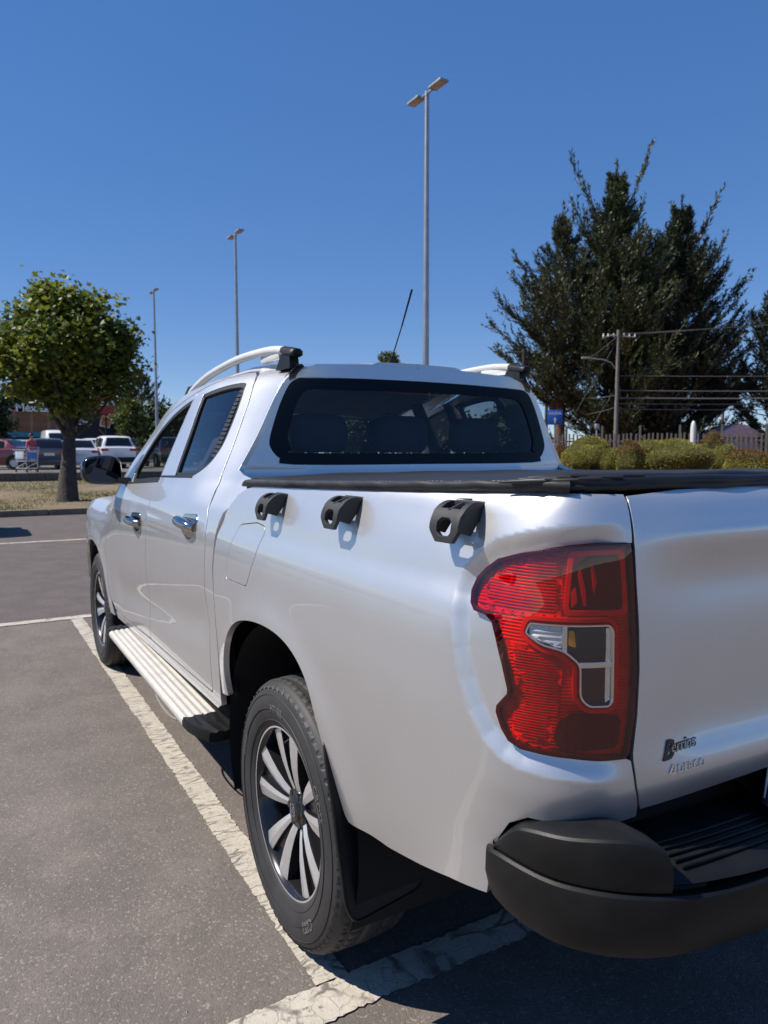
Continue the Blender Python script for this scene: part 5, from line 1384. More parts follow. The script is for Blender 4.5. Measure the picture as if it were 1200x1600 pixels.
SPRIG = np.array([(0, 0), (.12, .35), (0, 1.0), (-.12, .35)])
def conifer(name, label, loc, H, trunk_r, prof, nbr, mat, seed, lean=(0, 0), z0=1.5, cat='tree', group=None, long_br=(), sprig=.27, dens=1.0, up0=.05):
    """big cypress: limbs sweeping up and outwards, each a plume of side twigs with short needle sprays. prof: (u, radius)"""
    rg = np.random.default_rng(seed); root = empty(name, loc); tag(root, label, cat, group)
    tr = MB(); pth = [(lean[0] * (k / 10) ** 1.3, lean[1] * (k / 10) ** 1.3, H * .95 * k / 10) for k in range(11)]
    tr.tube([(0, 0, -.5)] + pth, [trunk_r * 1.2] + [trunk_r * (1 - .095 * k) for k in range(11)], 10)
    rf = pchip([p[0] for p in prof], [p[1] for p in prof])
    C_ = []; D_ = []
    def spray(P_, n, wid):
        """needle sprays round a twig"""
        t = rg.uniform(.05, 1.0, n); k = len(P_) - 1; i = np.minimum((t * k).astype(int), k - 1); f_ = (t * k - i)[:, None]
        c = P_[i] * (1 - f_) + P_[i + 1] * f_; dv = P_[i + 1] - P_[i]; dv /= np.linalg.norm(dv, axis=1, keepdims=True) + 1e-9
        C_.append(c + rg.normal(0, 1, (n, 3)) * wid * (1.1 - t)[:, None]); e = dv + rg.normal(0, .38, (n, 3)); D_.append(e / np.linalg.norm(e, axis=1, keepdims=True))
    def limb(h, az, L, rise, full=1.0):
        base = np.array([lean[0] * (h / H) ** 1.3, lean[1] * (h / H) ** 1.3, h]); out = np.array([math.cos(az), math.sin(az), 0]); sd = np.array([-out[1], out[0], 0])
        bend = rg.normal(0, .14); ts = np.linspace(0, 1, 9)
        P_ = np.array([base + out * L * t + sd * bend * L * t * t + np.array([0, 0, L * (rise * t ** 1.7 + up0 * t)]) for t in ts])
        tr.tube([tuple(p) for p in P_[::2]], [trunk_r * .15, trunk_r * .11, trunk_r * .07, trunk_r * .04, .012], 5, caps=False)
        spray(P_[3:], int((26 + 26 * L) * dens), .05 + .02 * L)
        nt = int((5 + 3.2 * L) * dens * full)
        for q in range(nt):
            t = rg.uniform(.22, .97); k = min(int(t * 8), 7); b = P_[k] + (P_[k + 1] - P_[k]) * (t * 8 - k); dv = P_[k + 1] - P_[k]; dv /= np.linalg.norm(dv)
            l2 = (.16 + .30 * (1 - t)) * L * rg.uniform(.6, 1.2) + .25; s_ = sd * rg.choice((-1, 1)) + np.array([0, 0, rg.normal(.1, .6)])
            d2 = dv * 1.0 + s_ * rg.uniform(.35, .8); d2 /= np.linalg.norm(d2)
            tw = np.array([b + d2 * l2 * u + np.array([0, 0, .22 * l2 * u * u]) for u in (0, .35, .7, 1.0)])
            spray(tw, int((10 + 13 * l2) * dens), .06)
    for k in range(nbr):
        u = rg.uniform(0, 1) ** .85; h = z0 + (H * .93 - z0) * u; R = float(rf(u)) * rg.uniform(.55, 1.12); az = rg.uniform(0, 2 * math.pi)
        limb(h - .35 * R, az, max(.5, R), rg.uniform(.30, .75) + .55 * u)
    for az, h, L, rise in long_br: limb(h, az, L, rise, 1.5)
    for k in range(6): limb(H * rg.uniform(.78, .88), rg.uniform(0, 6.28), H * .034 * rg.uniform(.7, 1.5), 3.0)
    spray(np.array([(lean[0], lean[1], H * .84), (lean[0], lean[1], H * .92), (lean[0], lean[1], H)]), 150, .14)
    tr.build('trunk', 'bark_red', root, angle=70)
    c = np.concatenate(C_); dd = np.concatenate(D_); n = len(c); s = sprig * rg.uniform(.6, 1.35, (n, 1))
    side = np.cross(dd, unit(n, rg)); side /= np.linalg.norm(side, axis=1, keepdims=True) + 1e-9
    V = np.stack([c + side * (s * p[0]) + dd * (s * p[1]) for p in SPRIG], 1).reshape(-1, 3)
    link('crown', fast_mesh('crown', V, np.arange(4 * n).reshape(n, 4)), mat, root)
    return root

SHL = np.array([(0, 0), (.25, .45), (0, 1.0), (-.25, .45)])
def shrub(label, loc, r, h, mat, seed, n=9000, size=.055, name='clipped_shrub', group=None, top_mat=None):
    rg = np.random.default_rng(seed); root = empty(name, loc); tag(root, label, 'shrub', group)
    d = unit(1200, rg); bm = bmesh.new(); bmesh.ops.create_icosphere(bm, subdivisions=4, radius=1)
    def shape(v):
        v = np.asarray(v); k = 1 + .05 * np.sin(v[:, :1] * 4 + seed) + .045 * np.sin(v[:, 1:2] * 5 + 2 * seed) + .04 * np.sin(v[:, 2:] * 6 + seed)
        p = v * k * np.array([r, r, h * .55]); p[:, 2] += h * .47; p[:, 2] = np.maximum(p[:, 2], -.05); return p
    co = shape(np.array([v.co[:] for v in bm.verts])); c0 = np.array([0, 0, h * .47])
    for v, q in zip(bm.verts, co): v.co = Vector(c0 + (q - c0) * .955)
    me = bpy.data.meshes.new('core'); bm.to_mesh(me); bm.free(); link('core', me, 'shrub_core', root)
    d = unit(n, rg); P_ = shape(d) ; nr = P_ - c0; nr /= np.linalg.norm(nr, axis=1, keepdims=True)
    P_ = P_ - nr * rg.uniform(.0, .07, (n, 1)); ok = P_[:, 2] > 0; P_, nr = P_[ok], nr[ok]; m_ = len(P_)
    dd = nr * .8 + rg.normal(0, .5, (m_, 3)) + np.array([0, 0, .3]); dd /= np.linalg.norm(dd, axis=1, keepdims=True)
    side = np.cross(dd, unit(m_, rg)); side /= np.linalg.norm(side, axis=1, keepdims=True); s = size * rg.uniform(.6, 1.4, (m_, 1))
    V = np.stack([P_ + side * (s * p[0]) + dd * (s * p[1]) for p in SHL], 1)
    if top_mat:
        sel = (P_[:, 2] > h * .70 + rg.normal(0, .10 * h, m_)); 
        link('young_tips', fast_mesh('young_tips', V[sel].reshape(-1, 3), np.arange(4 * sel.sum()).reshape(-1, 4)), top_mat, root); V = V[~sel]
    link('foliage', fast_mesh('foliage', V.reshape(-1, 3), np.arange(4 * len(V)).reshape(-1, 4)), mat, root)
    return root

# the maple on the bank
broadleaf('maple_tree', 'leafy green maple with thick grey trunk on the grassy bank', (.72, 18.1, .24), 2.0, .205, (.02, .05, 3.55), (1.78, 1.70, 1.82), 300, 19000, .140, 'leaf_maple', 5, lumps=[(0, 0, 0, 1.0), (-1.15, .1, -.15, .55), (-1.05, 0, .30, .45), (1.2, .1, -.15, .60), (1.05, 0, -.55, .5), (-.15, 0, 1.35, .38), (-.2, 0, 1.0, .5), (.72, 0, 1.08, .40), (-.65, 0, .80, .48), (1.12, 0, .55, .42), (.2, 0, -.85, .65), (-.75, 0, -.6, .5), (-.3, -.8, .1, .7), (.4, .8, .2, .7), (.45, -.6, .5, .6)])
broadleaf('round_tree', 'small round yellow-green tree beside the white SUV', (6.5, 39.7, .58), 1.5, .09, (0, 0, 2.65), (.98, .98, 1.12), 60, 3600, .15, 'leaf_round', 8)
broadleaf('round_tree', 'young tree whose top just shows above the cab roof', (11.6, 20.5, .0), 2.5, .10, (0, 0, 4.12), (.62, .62, 1.05), 40, 1500, .13, 'leaf_round', 9)
broadleaf('street_tree', 'dark green tree at the left edge behind the maple', (-.55, 42.5, .58), 2.0, .18, (0, 0, 2.7), (1.6, 1.6, 2.1), 90, 5200, .2, 'leaf_dark', 12)
for i, (x, y, h, r, lb) in enumerate(((2.6, 72, 7.2, 2.6, 'tall green tree rising behind the wooden storefront'), (-3.0, 78, 8.5, 3.2, 'large leafy tree behind the storefront at the left edge'), (9.0, 82, 7.6, 3.0, 'dark leafy tree behind the black building'))):
    broadleaf('street_tree', lb, (x, y, .3), 2, .25, (0, 0, h * .62), (r, r, h * .42), 90, 5000, .42, 'leaf_dark', 20 + i)
conifer('pine_tree', 'dark open-crowned conifer beyond the round tree', (13.9, 71.5, .3), 8.9, .2, [(0, 2.0), (.4, 2.3), (.75, 1.5), (1, .3)], 46, 'needle_b', 31, z0=3.2)
broadleaf('street_tree', 'pale yellowish bush beside the far lamp post', (15.2, 66, .3), 1, .12, (0, 0, 2.0), (1.6, 1.6, 1.6), 50, 2400, .3, 'leaf_round', 33)

for i, (x, y, h, r, lb) in enumerate(((12.6, 58, 5.6, 2.2, 'dark tree behind the driver window line'), (17.5, 60, 6.4, 2.6, 'broad dark tree seen only through the cab windows'), (22.5, 52, 5.4, 2.4, 'bushy dark tree seen through the rear glass'))):
    broadleaf('street_tree', lb, (x, y, .1), 1.5, .2, (0, 0, h * .55), (r, r, h * .42), 80, 4200, .36, 'leaf_dark', 50 + i)
for i, (x, y, h, r, lb) in enumerate(((17.0, 33.5, 4.6, 2.3, 'wide dark tree seen only through the left half of the rear glass'), (20.6, 31.0, 4.9, 2.4, 'dark tree seen through the middle of the rear glass'), (25.0, 30.5, 4.2, 1.9, 'lower dark tree seen through the right side windows'))):
    broadleaf('street_tree', lb, (x, y, .1), 1.5, .2, (0, 0, h * .52), (r, r, h * .42), 80, 4200, .30, 'leaf_dark', 70 + i)
# cypresses behind the fence
LFT = math.atan2(.504, -.863)
conifer('cypress_tree', 'huge ragged cypress with the highest spiky top', (38.6, 35.0, .6), 21.0, .55, [(0, 5.2), (.15, 5.7), (.40, 4.6), (.62, 3.3), (.80, 1.8), (.93, .75), (1, .25)], 320, 'needle_a', 41, z0=2.0,
        long_br=[(LFT, 16.2, 3.2, 1.5), (LFT + math.pi, 17.0, 2.2, 2.2), (LFT + .3, 13.5, 4.0, 1.0)])
conifer('cypress_tree', 'cypress with bare reddish lower trunk, leftmost of the group', (35.6, 37.0, .6), 18.2, .42, [(0, 2.4), (.2, 3.5), (.45, 3.7), (.62, 2.6), (.8, 1.2), (1, .2)], 150, 'needle_grey', 42, z0=4.2,
        long_br=[(LFT, 6.8, 5.0, .62), (LFT + .15, 8.4, 4.7, .55), (LFT - .2, 5.6, 4.4, .5), (LFT + .3, 10.2, 3.6, .65), (LFT, 12.0, 3.2, .7)])
conifer('cypress_tree', 'dark bushy cypress leaning right in the middle of the group', (44.2, 34.0, .6), 19.2, .5, [(0, 5.2), (.2, 5.4), (.45, 4.5), (.65, 3.3), (.82, 1.7), (1, .3)], 300, 'needle_b', 43, z0=1.5,
        long_br=[(LFT + math.pi, 15.0, 2.8, 1.6), (LFT + math.pi + .3, 12.5, 3.8, 1.0), (LFT + math.pi, 9.5, 4.6, .75), (LFT + math.pi - .3, 7.0, 4.8, .6)])
conifer('cypress_tree', 'cypress cut by the right edge of the view', (46.8, 28.0, .6), 12.4, .35, [(0, 3.0), (.3, 3.6), (.6, 2.6), (.85, 1.2), (1, .3)], 120, 'needle_b', 44, z0=1.0)
conifer('cypress_tree', 'low dark cypress filling the gap behind the lamp pole', (40.5, 33.0, .6), 10.5, .35, [(0, 4.2), (.3, 4.4), (.6, 3.4), (1, .6)], 120, 'needle_b', 46, z0=.6)

# ------------------------------------------------------------------ right-hand garden
def mound():
    nx, ny = 60, 60; V = []; F = []
    for j in range(ny + 1):
        for i in range(nx + 1):
            x = 14.5 + 95.5 * (i / nx) ** 1.8; y = -6 + 126 * (j / ny) ** 1.5
            e = min((x - 14.5) / 2.6, 1.0); e2 = min((y + 6) / 3, 1); z = -.03 + .65 * (e * e * (3 - 2 * e)) * e2 + (.02 * math.sin(x * 2.1) * math.sin(y * 1.7) if e > .5 else 0)
            V.append((x, y, z))
    for j in range(ny):
        for i in range(nx): a = j * (nx + 1) + i; F.append((a, a + 1, a + nx + 2, a + nx + 1))
    o = link('garden_bed', raw_mesh('garden_bed', V, F, True), 'mulch'); o['kind'] = 'structure'
mound()
M['yellow'] = pmat('yellow_kerb_paint', (.62, .42, .05), .7, var=.25)
o = kerb_run('garden_kerb', 0, 0, 36, 0, .14, .15, 'yellow', 1.0); o.rotation_euler = (0, 0, rad(90)); o.location = (14.4, -6, 0)
SH = [(877, 697, 27, 31, 'shrub_red', None, 'small red-leaved bush tight against the cab, leftmost in the garden'), (920, 682, 76, 29.5, 'shrub', None, 'tall olive clipped shrub at the back left of the bed'), (912, 694, 80, 28, 'shrub', None, 'broad olive clipped shrub nearest the blue sign'), (903, 707, 42, 26.4, 'shrub', None, 'smallest clipped shrub at the front left of the bed'), (932, 699, 50, 26.8, 'shrub_dark', None, 'narrow green clipped shrub, second in the front row'),
      (957, 702, 56, 26.4, 'shrub_dark', None, 'round green clipped shrub left of the red-tipped one'), (984, 690, 50, 25.6, 'shrub_dark', 'shrub_red', 'upright shrub with rusty red young tips'), (1015, 688, 90, 29, 'shrub', None, 'olive shrub half hidden behind the red-tipped one'), (1045, 684, 90, 29.5, 'shrub', None, 'tall olive shrub behind the largest one'), (1060, 690, 112, 26, 'shrub_dark', None, 'largest clipped shrub in the middle of the bed'),
      (1110, 677, 52, 31, 'shrub_dark', 'shrub_red', 'brownish shrub against the fence by the white post'), (1132, 697, 56, 27, 'shrub_dark', None, 'round dark green shrub right of the largest one'), (1172, 704, 92, 22.5, 'shrub', 'shrub_red', 'wide orange-topped shrub at the right edge')]
FWD = np.array([math.sin(rad(30.27)), math.cos(rad(30.27))]); RGT = np.array([math.cos(rad(30.27)), -math.sin(rad(30.27))]); CXY = np.array([-1.675, -1.886])
for k, (px, pt, w, d_, m_, tm, lb) in enumerate(SH):
    p = CXY + d_ * (FWD + RGT * (px - 600) / 1134.8); zt = 1.406 + (706 - pt) * d_ / 1134.8
    shrub(lb, (float(p[0]), float(p[1]), .55), w / 2 * .82 * d_ / 1134.8, zt - .55, m_, 60 + k, n=10000 if w > 60 else 6500, top_mat=tm, group='shrubs in the garden bed')

# slatted fence behind the garden
M['fence'] = pmat('weathered_fence', (.09, .082, .075), .85, var=.3, vscale=2.5, bump=.4, bscale=20, bdist=.01)
fence = empty('picket_fence', (24.6, 27.6, .6)); tag(fence, 'weathered grey picket fence behind the clipped shrubs', 'fence')
fd_ = Vector((30.03 - 25.29, 17.82 - 26.38, 0)); FLEN = 19.0; fdir = fd_.normalized(); fence.rotation_euler = (0, 0, math.atan2(fdir.y, fdir.x))
pk = None
for k in range(92):
    x = k * .205
    if pk is None: pk = MB().box((0, 0, .86), (.085, .022, 1.72), .006).mesh('picket')
    o = link('picket', pk, 'fence', fence); o.location = (x, .0, random.uniform(-.05, .03)); o.rotation_euler = (0, random.uniform(-.02, .02), 0)
po_ = MB().box((0, .05, 1.05), (.10, .10, 2.12), .01).mesh('post')
for k in range(11):
    o = link('post', po_, 'fence', fence); o.location = (k * 1.84, .02, 0)
for z in (.42, 1.35): MB().box((9.3, .035, z), (18.9, .03, .09)).build('rail', 'fence', fence)

M['white_paint'] = pmat('white_paint', (.62, .62, .60), .5)
wp = empty('white_post', (27.6, 20.0, .58)); tag(wp, 'white round-topped post standing among the shrubs', 'post')
m = MB(); m.revolve([(0, .13), (1.9, .125), (2.12, .10), (2.24, .05), (2.27, .0001)], 'z', 16); m.build('post_body', 'white_paint', wp, angle=60)
m = MB(); m.revolve([(0, .17), (.08, .17), (.10, .13)], 'z', 16); m.build('foot', 'metal_grey', wp)
m = MB(); m.box((0, 0, 1.0), (.05, .05, 2.0), .005); m.box((0, 0, 2.08), (.22, .16, .24), .03); o = m.build('garden_light', 'metal_grey'); o.location = (25.6, 24.0, .6); tag(o, 'short grey garden light post in front of the fence', 'garden light')

# exit sign
M['sign_blue'] = pmat('sign_blue', (.015, .10, .42), .4, var=.08)
sg_ = empty('exit_sign', (21.5, 22.6, .0)); tag(sg_, 'blue SALIDA exit sign with white arrow beside the cab', 'sign'); sg_.rotation_euler = (0, 0, rad(-38))
MB().box((0, 0, 2.96), (.66, .02, .66), .008).build('sign_panel', 'sign_blue', sg_)
link('lettering', text_mesh('lettering', 'SALIDA', .165, .002, lambda x, y, z: (x, -.013 - z, y + 3.08), align='CENTER', offset=.003), 'white_paint', sg_)
MB().prism([(-.028, 2.70), (.028, 2.70), (.028, 2.84), (.085, 2.84), (0, 2.97), (-.085, 2.84), (-.028, 2.84)], lambda x, z: (x, -.012, z), lambda x, z: (x, -.016, z)).build('arrow', 'white_paint', sg_)
MB().tube([(0, .04, 0), (0, .04, 3.25)], .03, 8).build('pole', 'metal_grey', sg_)

# ------------------------------------------------------------------ lamp posts in the car park
def lamp_post(loc, label):
    root = empty('lamp_post', loc); tag(root, label, 'lamp post', 'twin-head lamp posts in a row')
    m = MB(); m.tube([(0, 0, 0), (0, 0, .5), (0, 0, 11.75)], [.12, .115, .062], 14); m.build('pole', 'metal_grey', root, angle=50)
    MB().box((0, 0, .02), (.4, .4, .04), .005).build('base_plate', 'metal_grey', root)
    u = Vector((.03, -.99, 0)).normalized(); a = Vector((.285, .166, 0)) ; b = Vector((-.29, -.49, 0))
    dv = (RGT * .33 - FWD * .57); dv = Vector((dv[0], dv[1], 0)); dn = dv.normalized(); sd = Vector((-dn.y, dn.x, 0))
    m = MB(); m.tube([tuple(-dn * .30 + Vector((0, 0, 11.78))), tuple(dn * .30 + Vector((0, 0, 11.78)))], .035, 10); m.tube([(0, 0, 11.7), (0, 0, 11.84)], .07, 12); m.build('cross_arm', 'metal_grey', root, angle=50)
    rot = Matrix((dn, sd, Vector((0, 0, 1)))).transposed()
    for s in (-1, 1):
        h = MB(); h.box(tuple(dn * s * .58 + Vector((0, 0, 11.80))), (.62, .30, .07), .02, rot); hd = h.build('lamp_head', 'lamp_head', root)
        g = MB(); g.box(tuple(dn * s * .60 + Vector((0, 0, 11.762))), (.46, .22, .012), .002, rot); g.build('lens', 'led', hd)
lamp_post((10.5, 16.5, 0), 'nearest tall twin-head lamp post behind the cab')
lamp_post((10.2, 32.6, 0), 'middle twin-head lamp post left of the roof rail')
lamp_post((10.0, 48.6, .3), 'farthest twin-head lamp post by the round tree')

# ------------------------------------------------------------------ utility poles and wires
M['pole_c'] = pmat('concrete_pole', (.17, .155, .135), .85, var=.2, vscale=2); M['wood_d'] = pmat('dark_pole_wood', (.05, .042, .036), .9, var=.3)
M['wire'] = pmat('grey_wire', (.10, .10, .10), .6); M['insul'] = pmat('insulator', (.6, .6, .58), .3)
up_ = empty('utility_pole', (29.45, 26.26, .5)); tag(up_, 'concrete utility pole carrying a street lamp in front of the cypresses', 'utility pole')
MB().tube([(0, 0, 0), (0, 0, 7.5)], [.13, .085], 12).build('pole', 'pole_c', up_, angle=60)
r3 = Vector((RGT[0], RGT[1], 0))
MB().tube([tuple(r3 * -.85 + Vector((0, 0, 7.05))), tuple(r3 * -.4 + Vector((0, 0, 7.2))), tuple(r3 * .95 + Vector((0, 0, 7.1)))], .055, 6).build('cross_arm', 'pole_c', up_)
for q in (-.8, -.55, -.25, .3, .6, .9): MB().revolve([(0, .05), (.06, .06), (.1, .04), (.16, .05), (.2, .0001)], 'z', 8, tuple(r3 * q + Vector((0, 0, 7.12)))).build('insulator', 'insul', up_)
MB().tube([tuple(r3 * x + Vector((0, 0, z))) for x, z in ((-.1, 5.4), (-.35, 5.75), (-.8, 5.92), (-1.5, 5.98))], .035, 8).build('lamp_arm', 'metal_grey', up_, angle=50)
MB().box(tuple(r3 * -1.72 + Vector((0, 0, 6.0))), (.5, .2, .1), .03, Matrix.Rotation(rad(-30), 3, 'Z')).build('lamp_head', 'lamp_head', up_)
tp = empty('utility_pole', (28.4, 32.7, .5)); tag(tp, 'dark T-shaped pole right behind the cab roof rail', 'utility pole')
MB().tube([(0, 0, 0), (0, 0, 7.2)], [.14, .10], 10).build('pole', 'wood_d', tp); MB().tube([tuple(r3 * -1.15 + Vector((0, 0, 6.98))), tuple(r3 * .22 + Vector((0, 0, 6.98)))], .055, 6).build('cross_arm', 'wood_d', tp)
MB().tube([tuple(r3 * -.7 + Vector((0, 0, 6.95))), (0, 0, 5.9)], .03, 6).build('brace', 'wood_d', tp)
fp_ = empty('utility_pole', (50.5, 54.5, .5)); tag(fp_, 'distant utility pole with transformer cans behind the blue sign', 'utility pole')
MB().tube([(0, 0, 0), (0, 0, 8.6)], [.2, .14], 10).build('pole', 'wood_d', fp_)
for z, w_ in ((8.2, 1.2), (7.2, 1.5)): MB().tube([tuple(r3 * -w_ + Vector((0, 0, z))), tuple(r3 * w_ + Vector((0, 0, z)))], .07, 6).build('cross_arm', 'wood_d', fp_)
for q in (.55, 1.0): MB().tube([tuple(r3 * q + Vector((0, 0, 4.6))), tuple(r3 * q + Vector((0, 0, 6.2)))], .3, 10).build('transformer', 'wood_d', fp_)
sp_ = empty('utility_pole', (52.5, 35.9, .5)); tag(sp_, 'thin distant pole at the right of the cypresses', 'utility pole')
MB().tube([(0, 0, 0), (0, 0, 7.2)], [.15, .10], 8).build('pole', 'pole_c', sp_); MB().tube([(-.8, 0, 4.9), (.8, 0, 4.9)], .05, 6).build('cross_arm', 'pole_c', sp_)
def wire(a, b, sag, r, label):
    a, b = Vector(a), Vector(b); pts = []
    for k in range(17):
        t = k / 16; p = a.lerp(b, t); p.z -= sag * 4 * t * (1 - t); pts.append(tuple(p))
    o = MB().tube(pts, r, 5).build('power_line', 'wire'); tag(o, label, 'wire', 'overhead lines'); return o
A_ = Vector((29.45, 26.26, 0)); Bq = Vector((60, 8, 0)); T_ = Vector((28.4, 32.7, 0)); Lf = Vector((50.5, 54.5, 0))
for k, q in enumerate((-.5, .3, .9)): wire(A_ + r3 * q + Vector((0, 0, 7.75)), Bq + Vector((0, k * .6, 10.6 + .25 * k)), .25, .016, ('lowest', 'middle', 'topmost')[k] + ' thin wire rising right from the utility pole top')
for k, (z, rr, lb) in enumerate(((5.55, .018, 'highest cable'), (4.75, .030, 'second cable'), (4.35, .045, 'thickest cable'), (4.05, .030, 'fourth cable'), (3.75, .022, 'lowest cable'))):
    wire(A_ + Vector((0, 0, z)), Bq + Vector((0, 0, z + .9)), .35, rr, lb + ' of the bundle running right from the utility pole')
for k, (z, z2, lb) in enumerate(((7.7, 8.6, 'upper thin wire from the utility pole back to the distant pole'), (4.5, 7.6, 'mid-height cable from the utility pole to the distant pole'), (3.85, 5.4, 'lowest cable from the utility pole to the distant pole'))):
    wire(A_ + Vector((0, 0, z)), Lf + Vector((0, 0, z2)), .4, .022, lb)
for k, (z, lb) in enumerate(((7.5, 'steep guy wire from the utility pole down to the left'), (5.0, 'short guy wire low on the utility pole'))):
    wire(A_ + Vector((0, 0, z)), A_ + Vector((-r3.x * 3.6 * z / 7, -r3.y * 3.6 * z / 7, .7)), .02, .014, lb)
# pale roofed hut beyond the fence
M['roof_pink'] = pmat('faded_roof', (.62, .46, .44), .8, var=.25); M['wall_pale'] = pmat('pale_wall', (.42, .40, .37), .85, var=.12)
ht = empty('garden_hut', (44.3, 29.6, .5)); tag(ht, 'low hut with faded pinkish roof beyond the fence', 'hut'); ht.rotation_euler = (0, 0, rad(-30))
MB().box((0, 0, .95), (3.2, 2.4, 1.9), .02).build('wall', 'wall_pale', ht)
MB().prism([(-1.9, 1.9), (1.9, 1.9), (.3, 2.75), (-.3, 2.75)], lambda x, z: (x, -1.5, z), lambda x, z: (x, 1.5, z)).build('roof', 'roof_pink', ht)
hw_ = MB().box((0, 0, 1.3), (9, .3, 2.6), .02).build('boundary_wall', 'wall_pale'); hw_.location = (50.0, 24.0, .5); hw_.rotation_euler = (0, 0, rad(-30)); tag(hw_, 'pale boundary wall beyond the fence at the right edge', 'wall')

# ------------------------------------------------------------------ parked cars
M['car_glass'] = pmat('car_window', (.012, .015, .018), .06, var=.2)
M['car_tyre'] = pmat('car_tyre', (.02, .02, .02), .8)
M['car_rim'] = pmat('car_rim', (.45, .45, .46), .35, metal=.8)
M['tail_red'] = pmat('tail_light_red', (.45, .02, .02), .2, coat=.5)
M['cp_white'] = car_paint('white_car_paint', (.78, .78, .77), .05, .4)
M['cp_silver'] = car_paint('silver_car_paint', (.50, .51, .52), .5, .4)
M['cp_navy'] = car_paint('navy_car_paint', (.02, .025, .05), .2, .35)
M['cp_maroon'] = car_paint('maroon_car_paint', (.13, .014, .022), .2, .35)
SHAPES = {
 # length, half width, height, roof profile (u from rear, z), belt profile, ground clearance, glass u ranges
 'suv': (4.4, .91, 1.66, [(0, 1.02), (.02, 1.10), (.075, 1.55), (.13, 1.63), (.3, 1.66), (.52, 1.62), (.60, 1.52), (.735, 1.08), (.80, 1.03), (.95, .93), (.99, .78), (1, .62)], [(0, 1.0), (.5, 1.0), (.75, .98), (1, .60)], .24),
 'hatch': (3.9, .86, 1.48, [(0, .92), (.02, 1.0), (.10, 1.36), (.17, 1.45), (.35, 1.48), (.52, 1.44), (.62, 1.30), (.77, .98), (.84, .93), (.96, .82), (.99, .70), (1, .55)], [(0, .92), (.5, .92), (.77, .90), (1, .54)], .20),
 'sedan': (4.5, .88, 1.46, [(0, .88), (.03, 1.0), (.15, 1.03), (.20, 1.08), (.30, 1.38), (.38, 1.45), (.5, 1.46), (.58, 1.41), (.68, 1.20), (.75, .98), (.82, .94), (.96, .80), (.99, .70), (1, .52)], [(0, .90), (.2, .96), (.5, .93), (.75, .90), (1, .50)], .20),
 'van': (5.2, .98, 2.25, [(0, 1.2), (.012, 1.8), (.03, 2.14), (.10, 2.25), (.5, 2.27), (.72, 2.22), (.79, 2.05), (.90, 1.35), (.96, 1.15), (.99, .95), (1, .6)], [(0, 1.15), (.5, 1.2), (.9, 1.15), (1, .58)], .28),
}
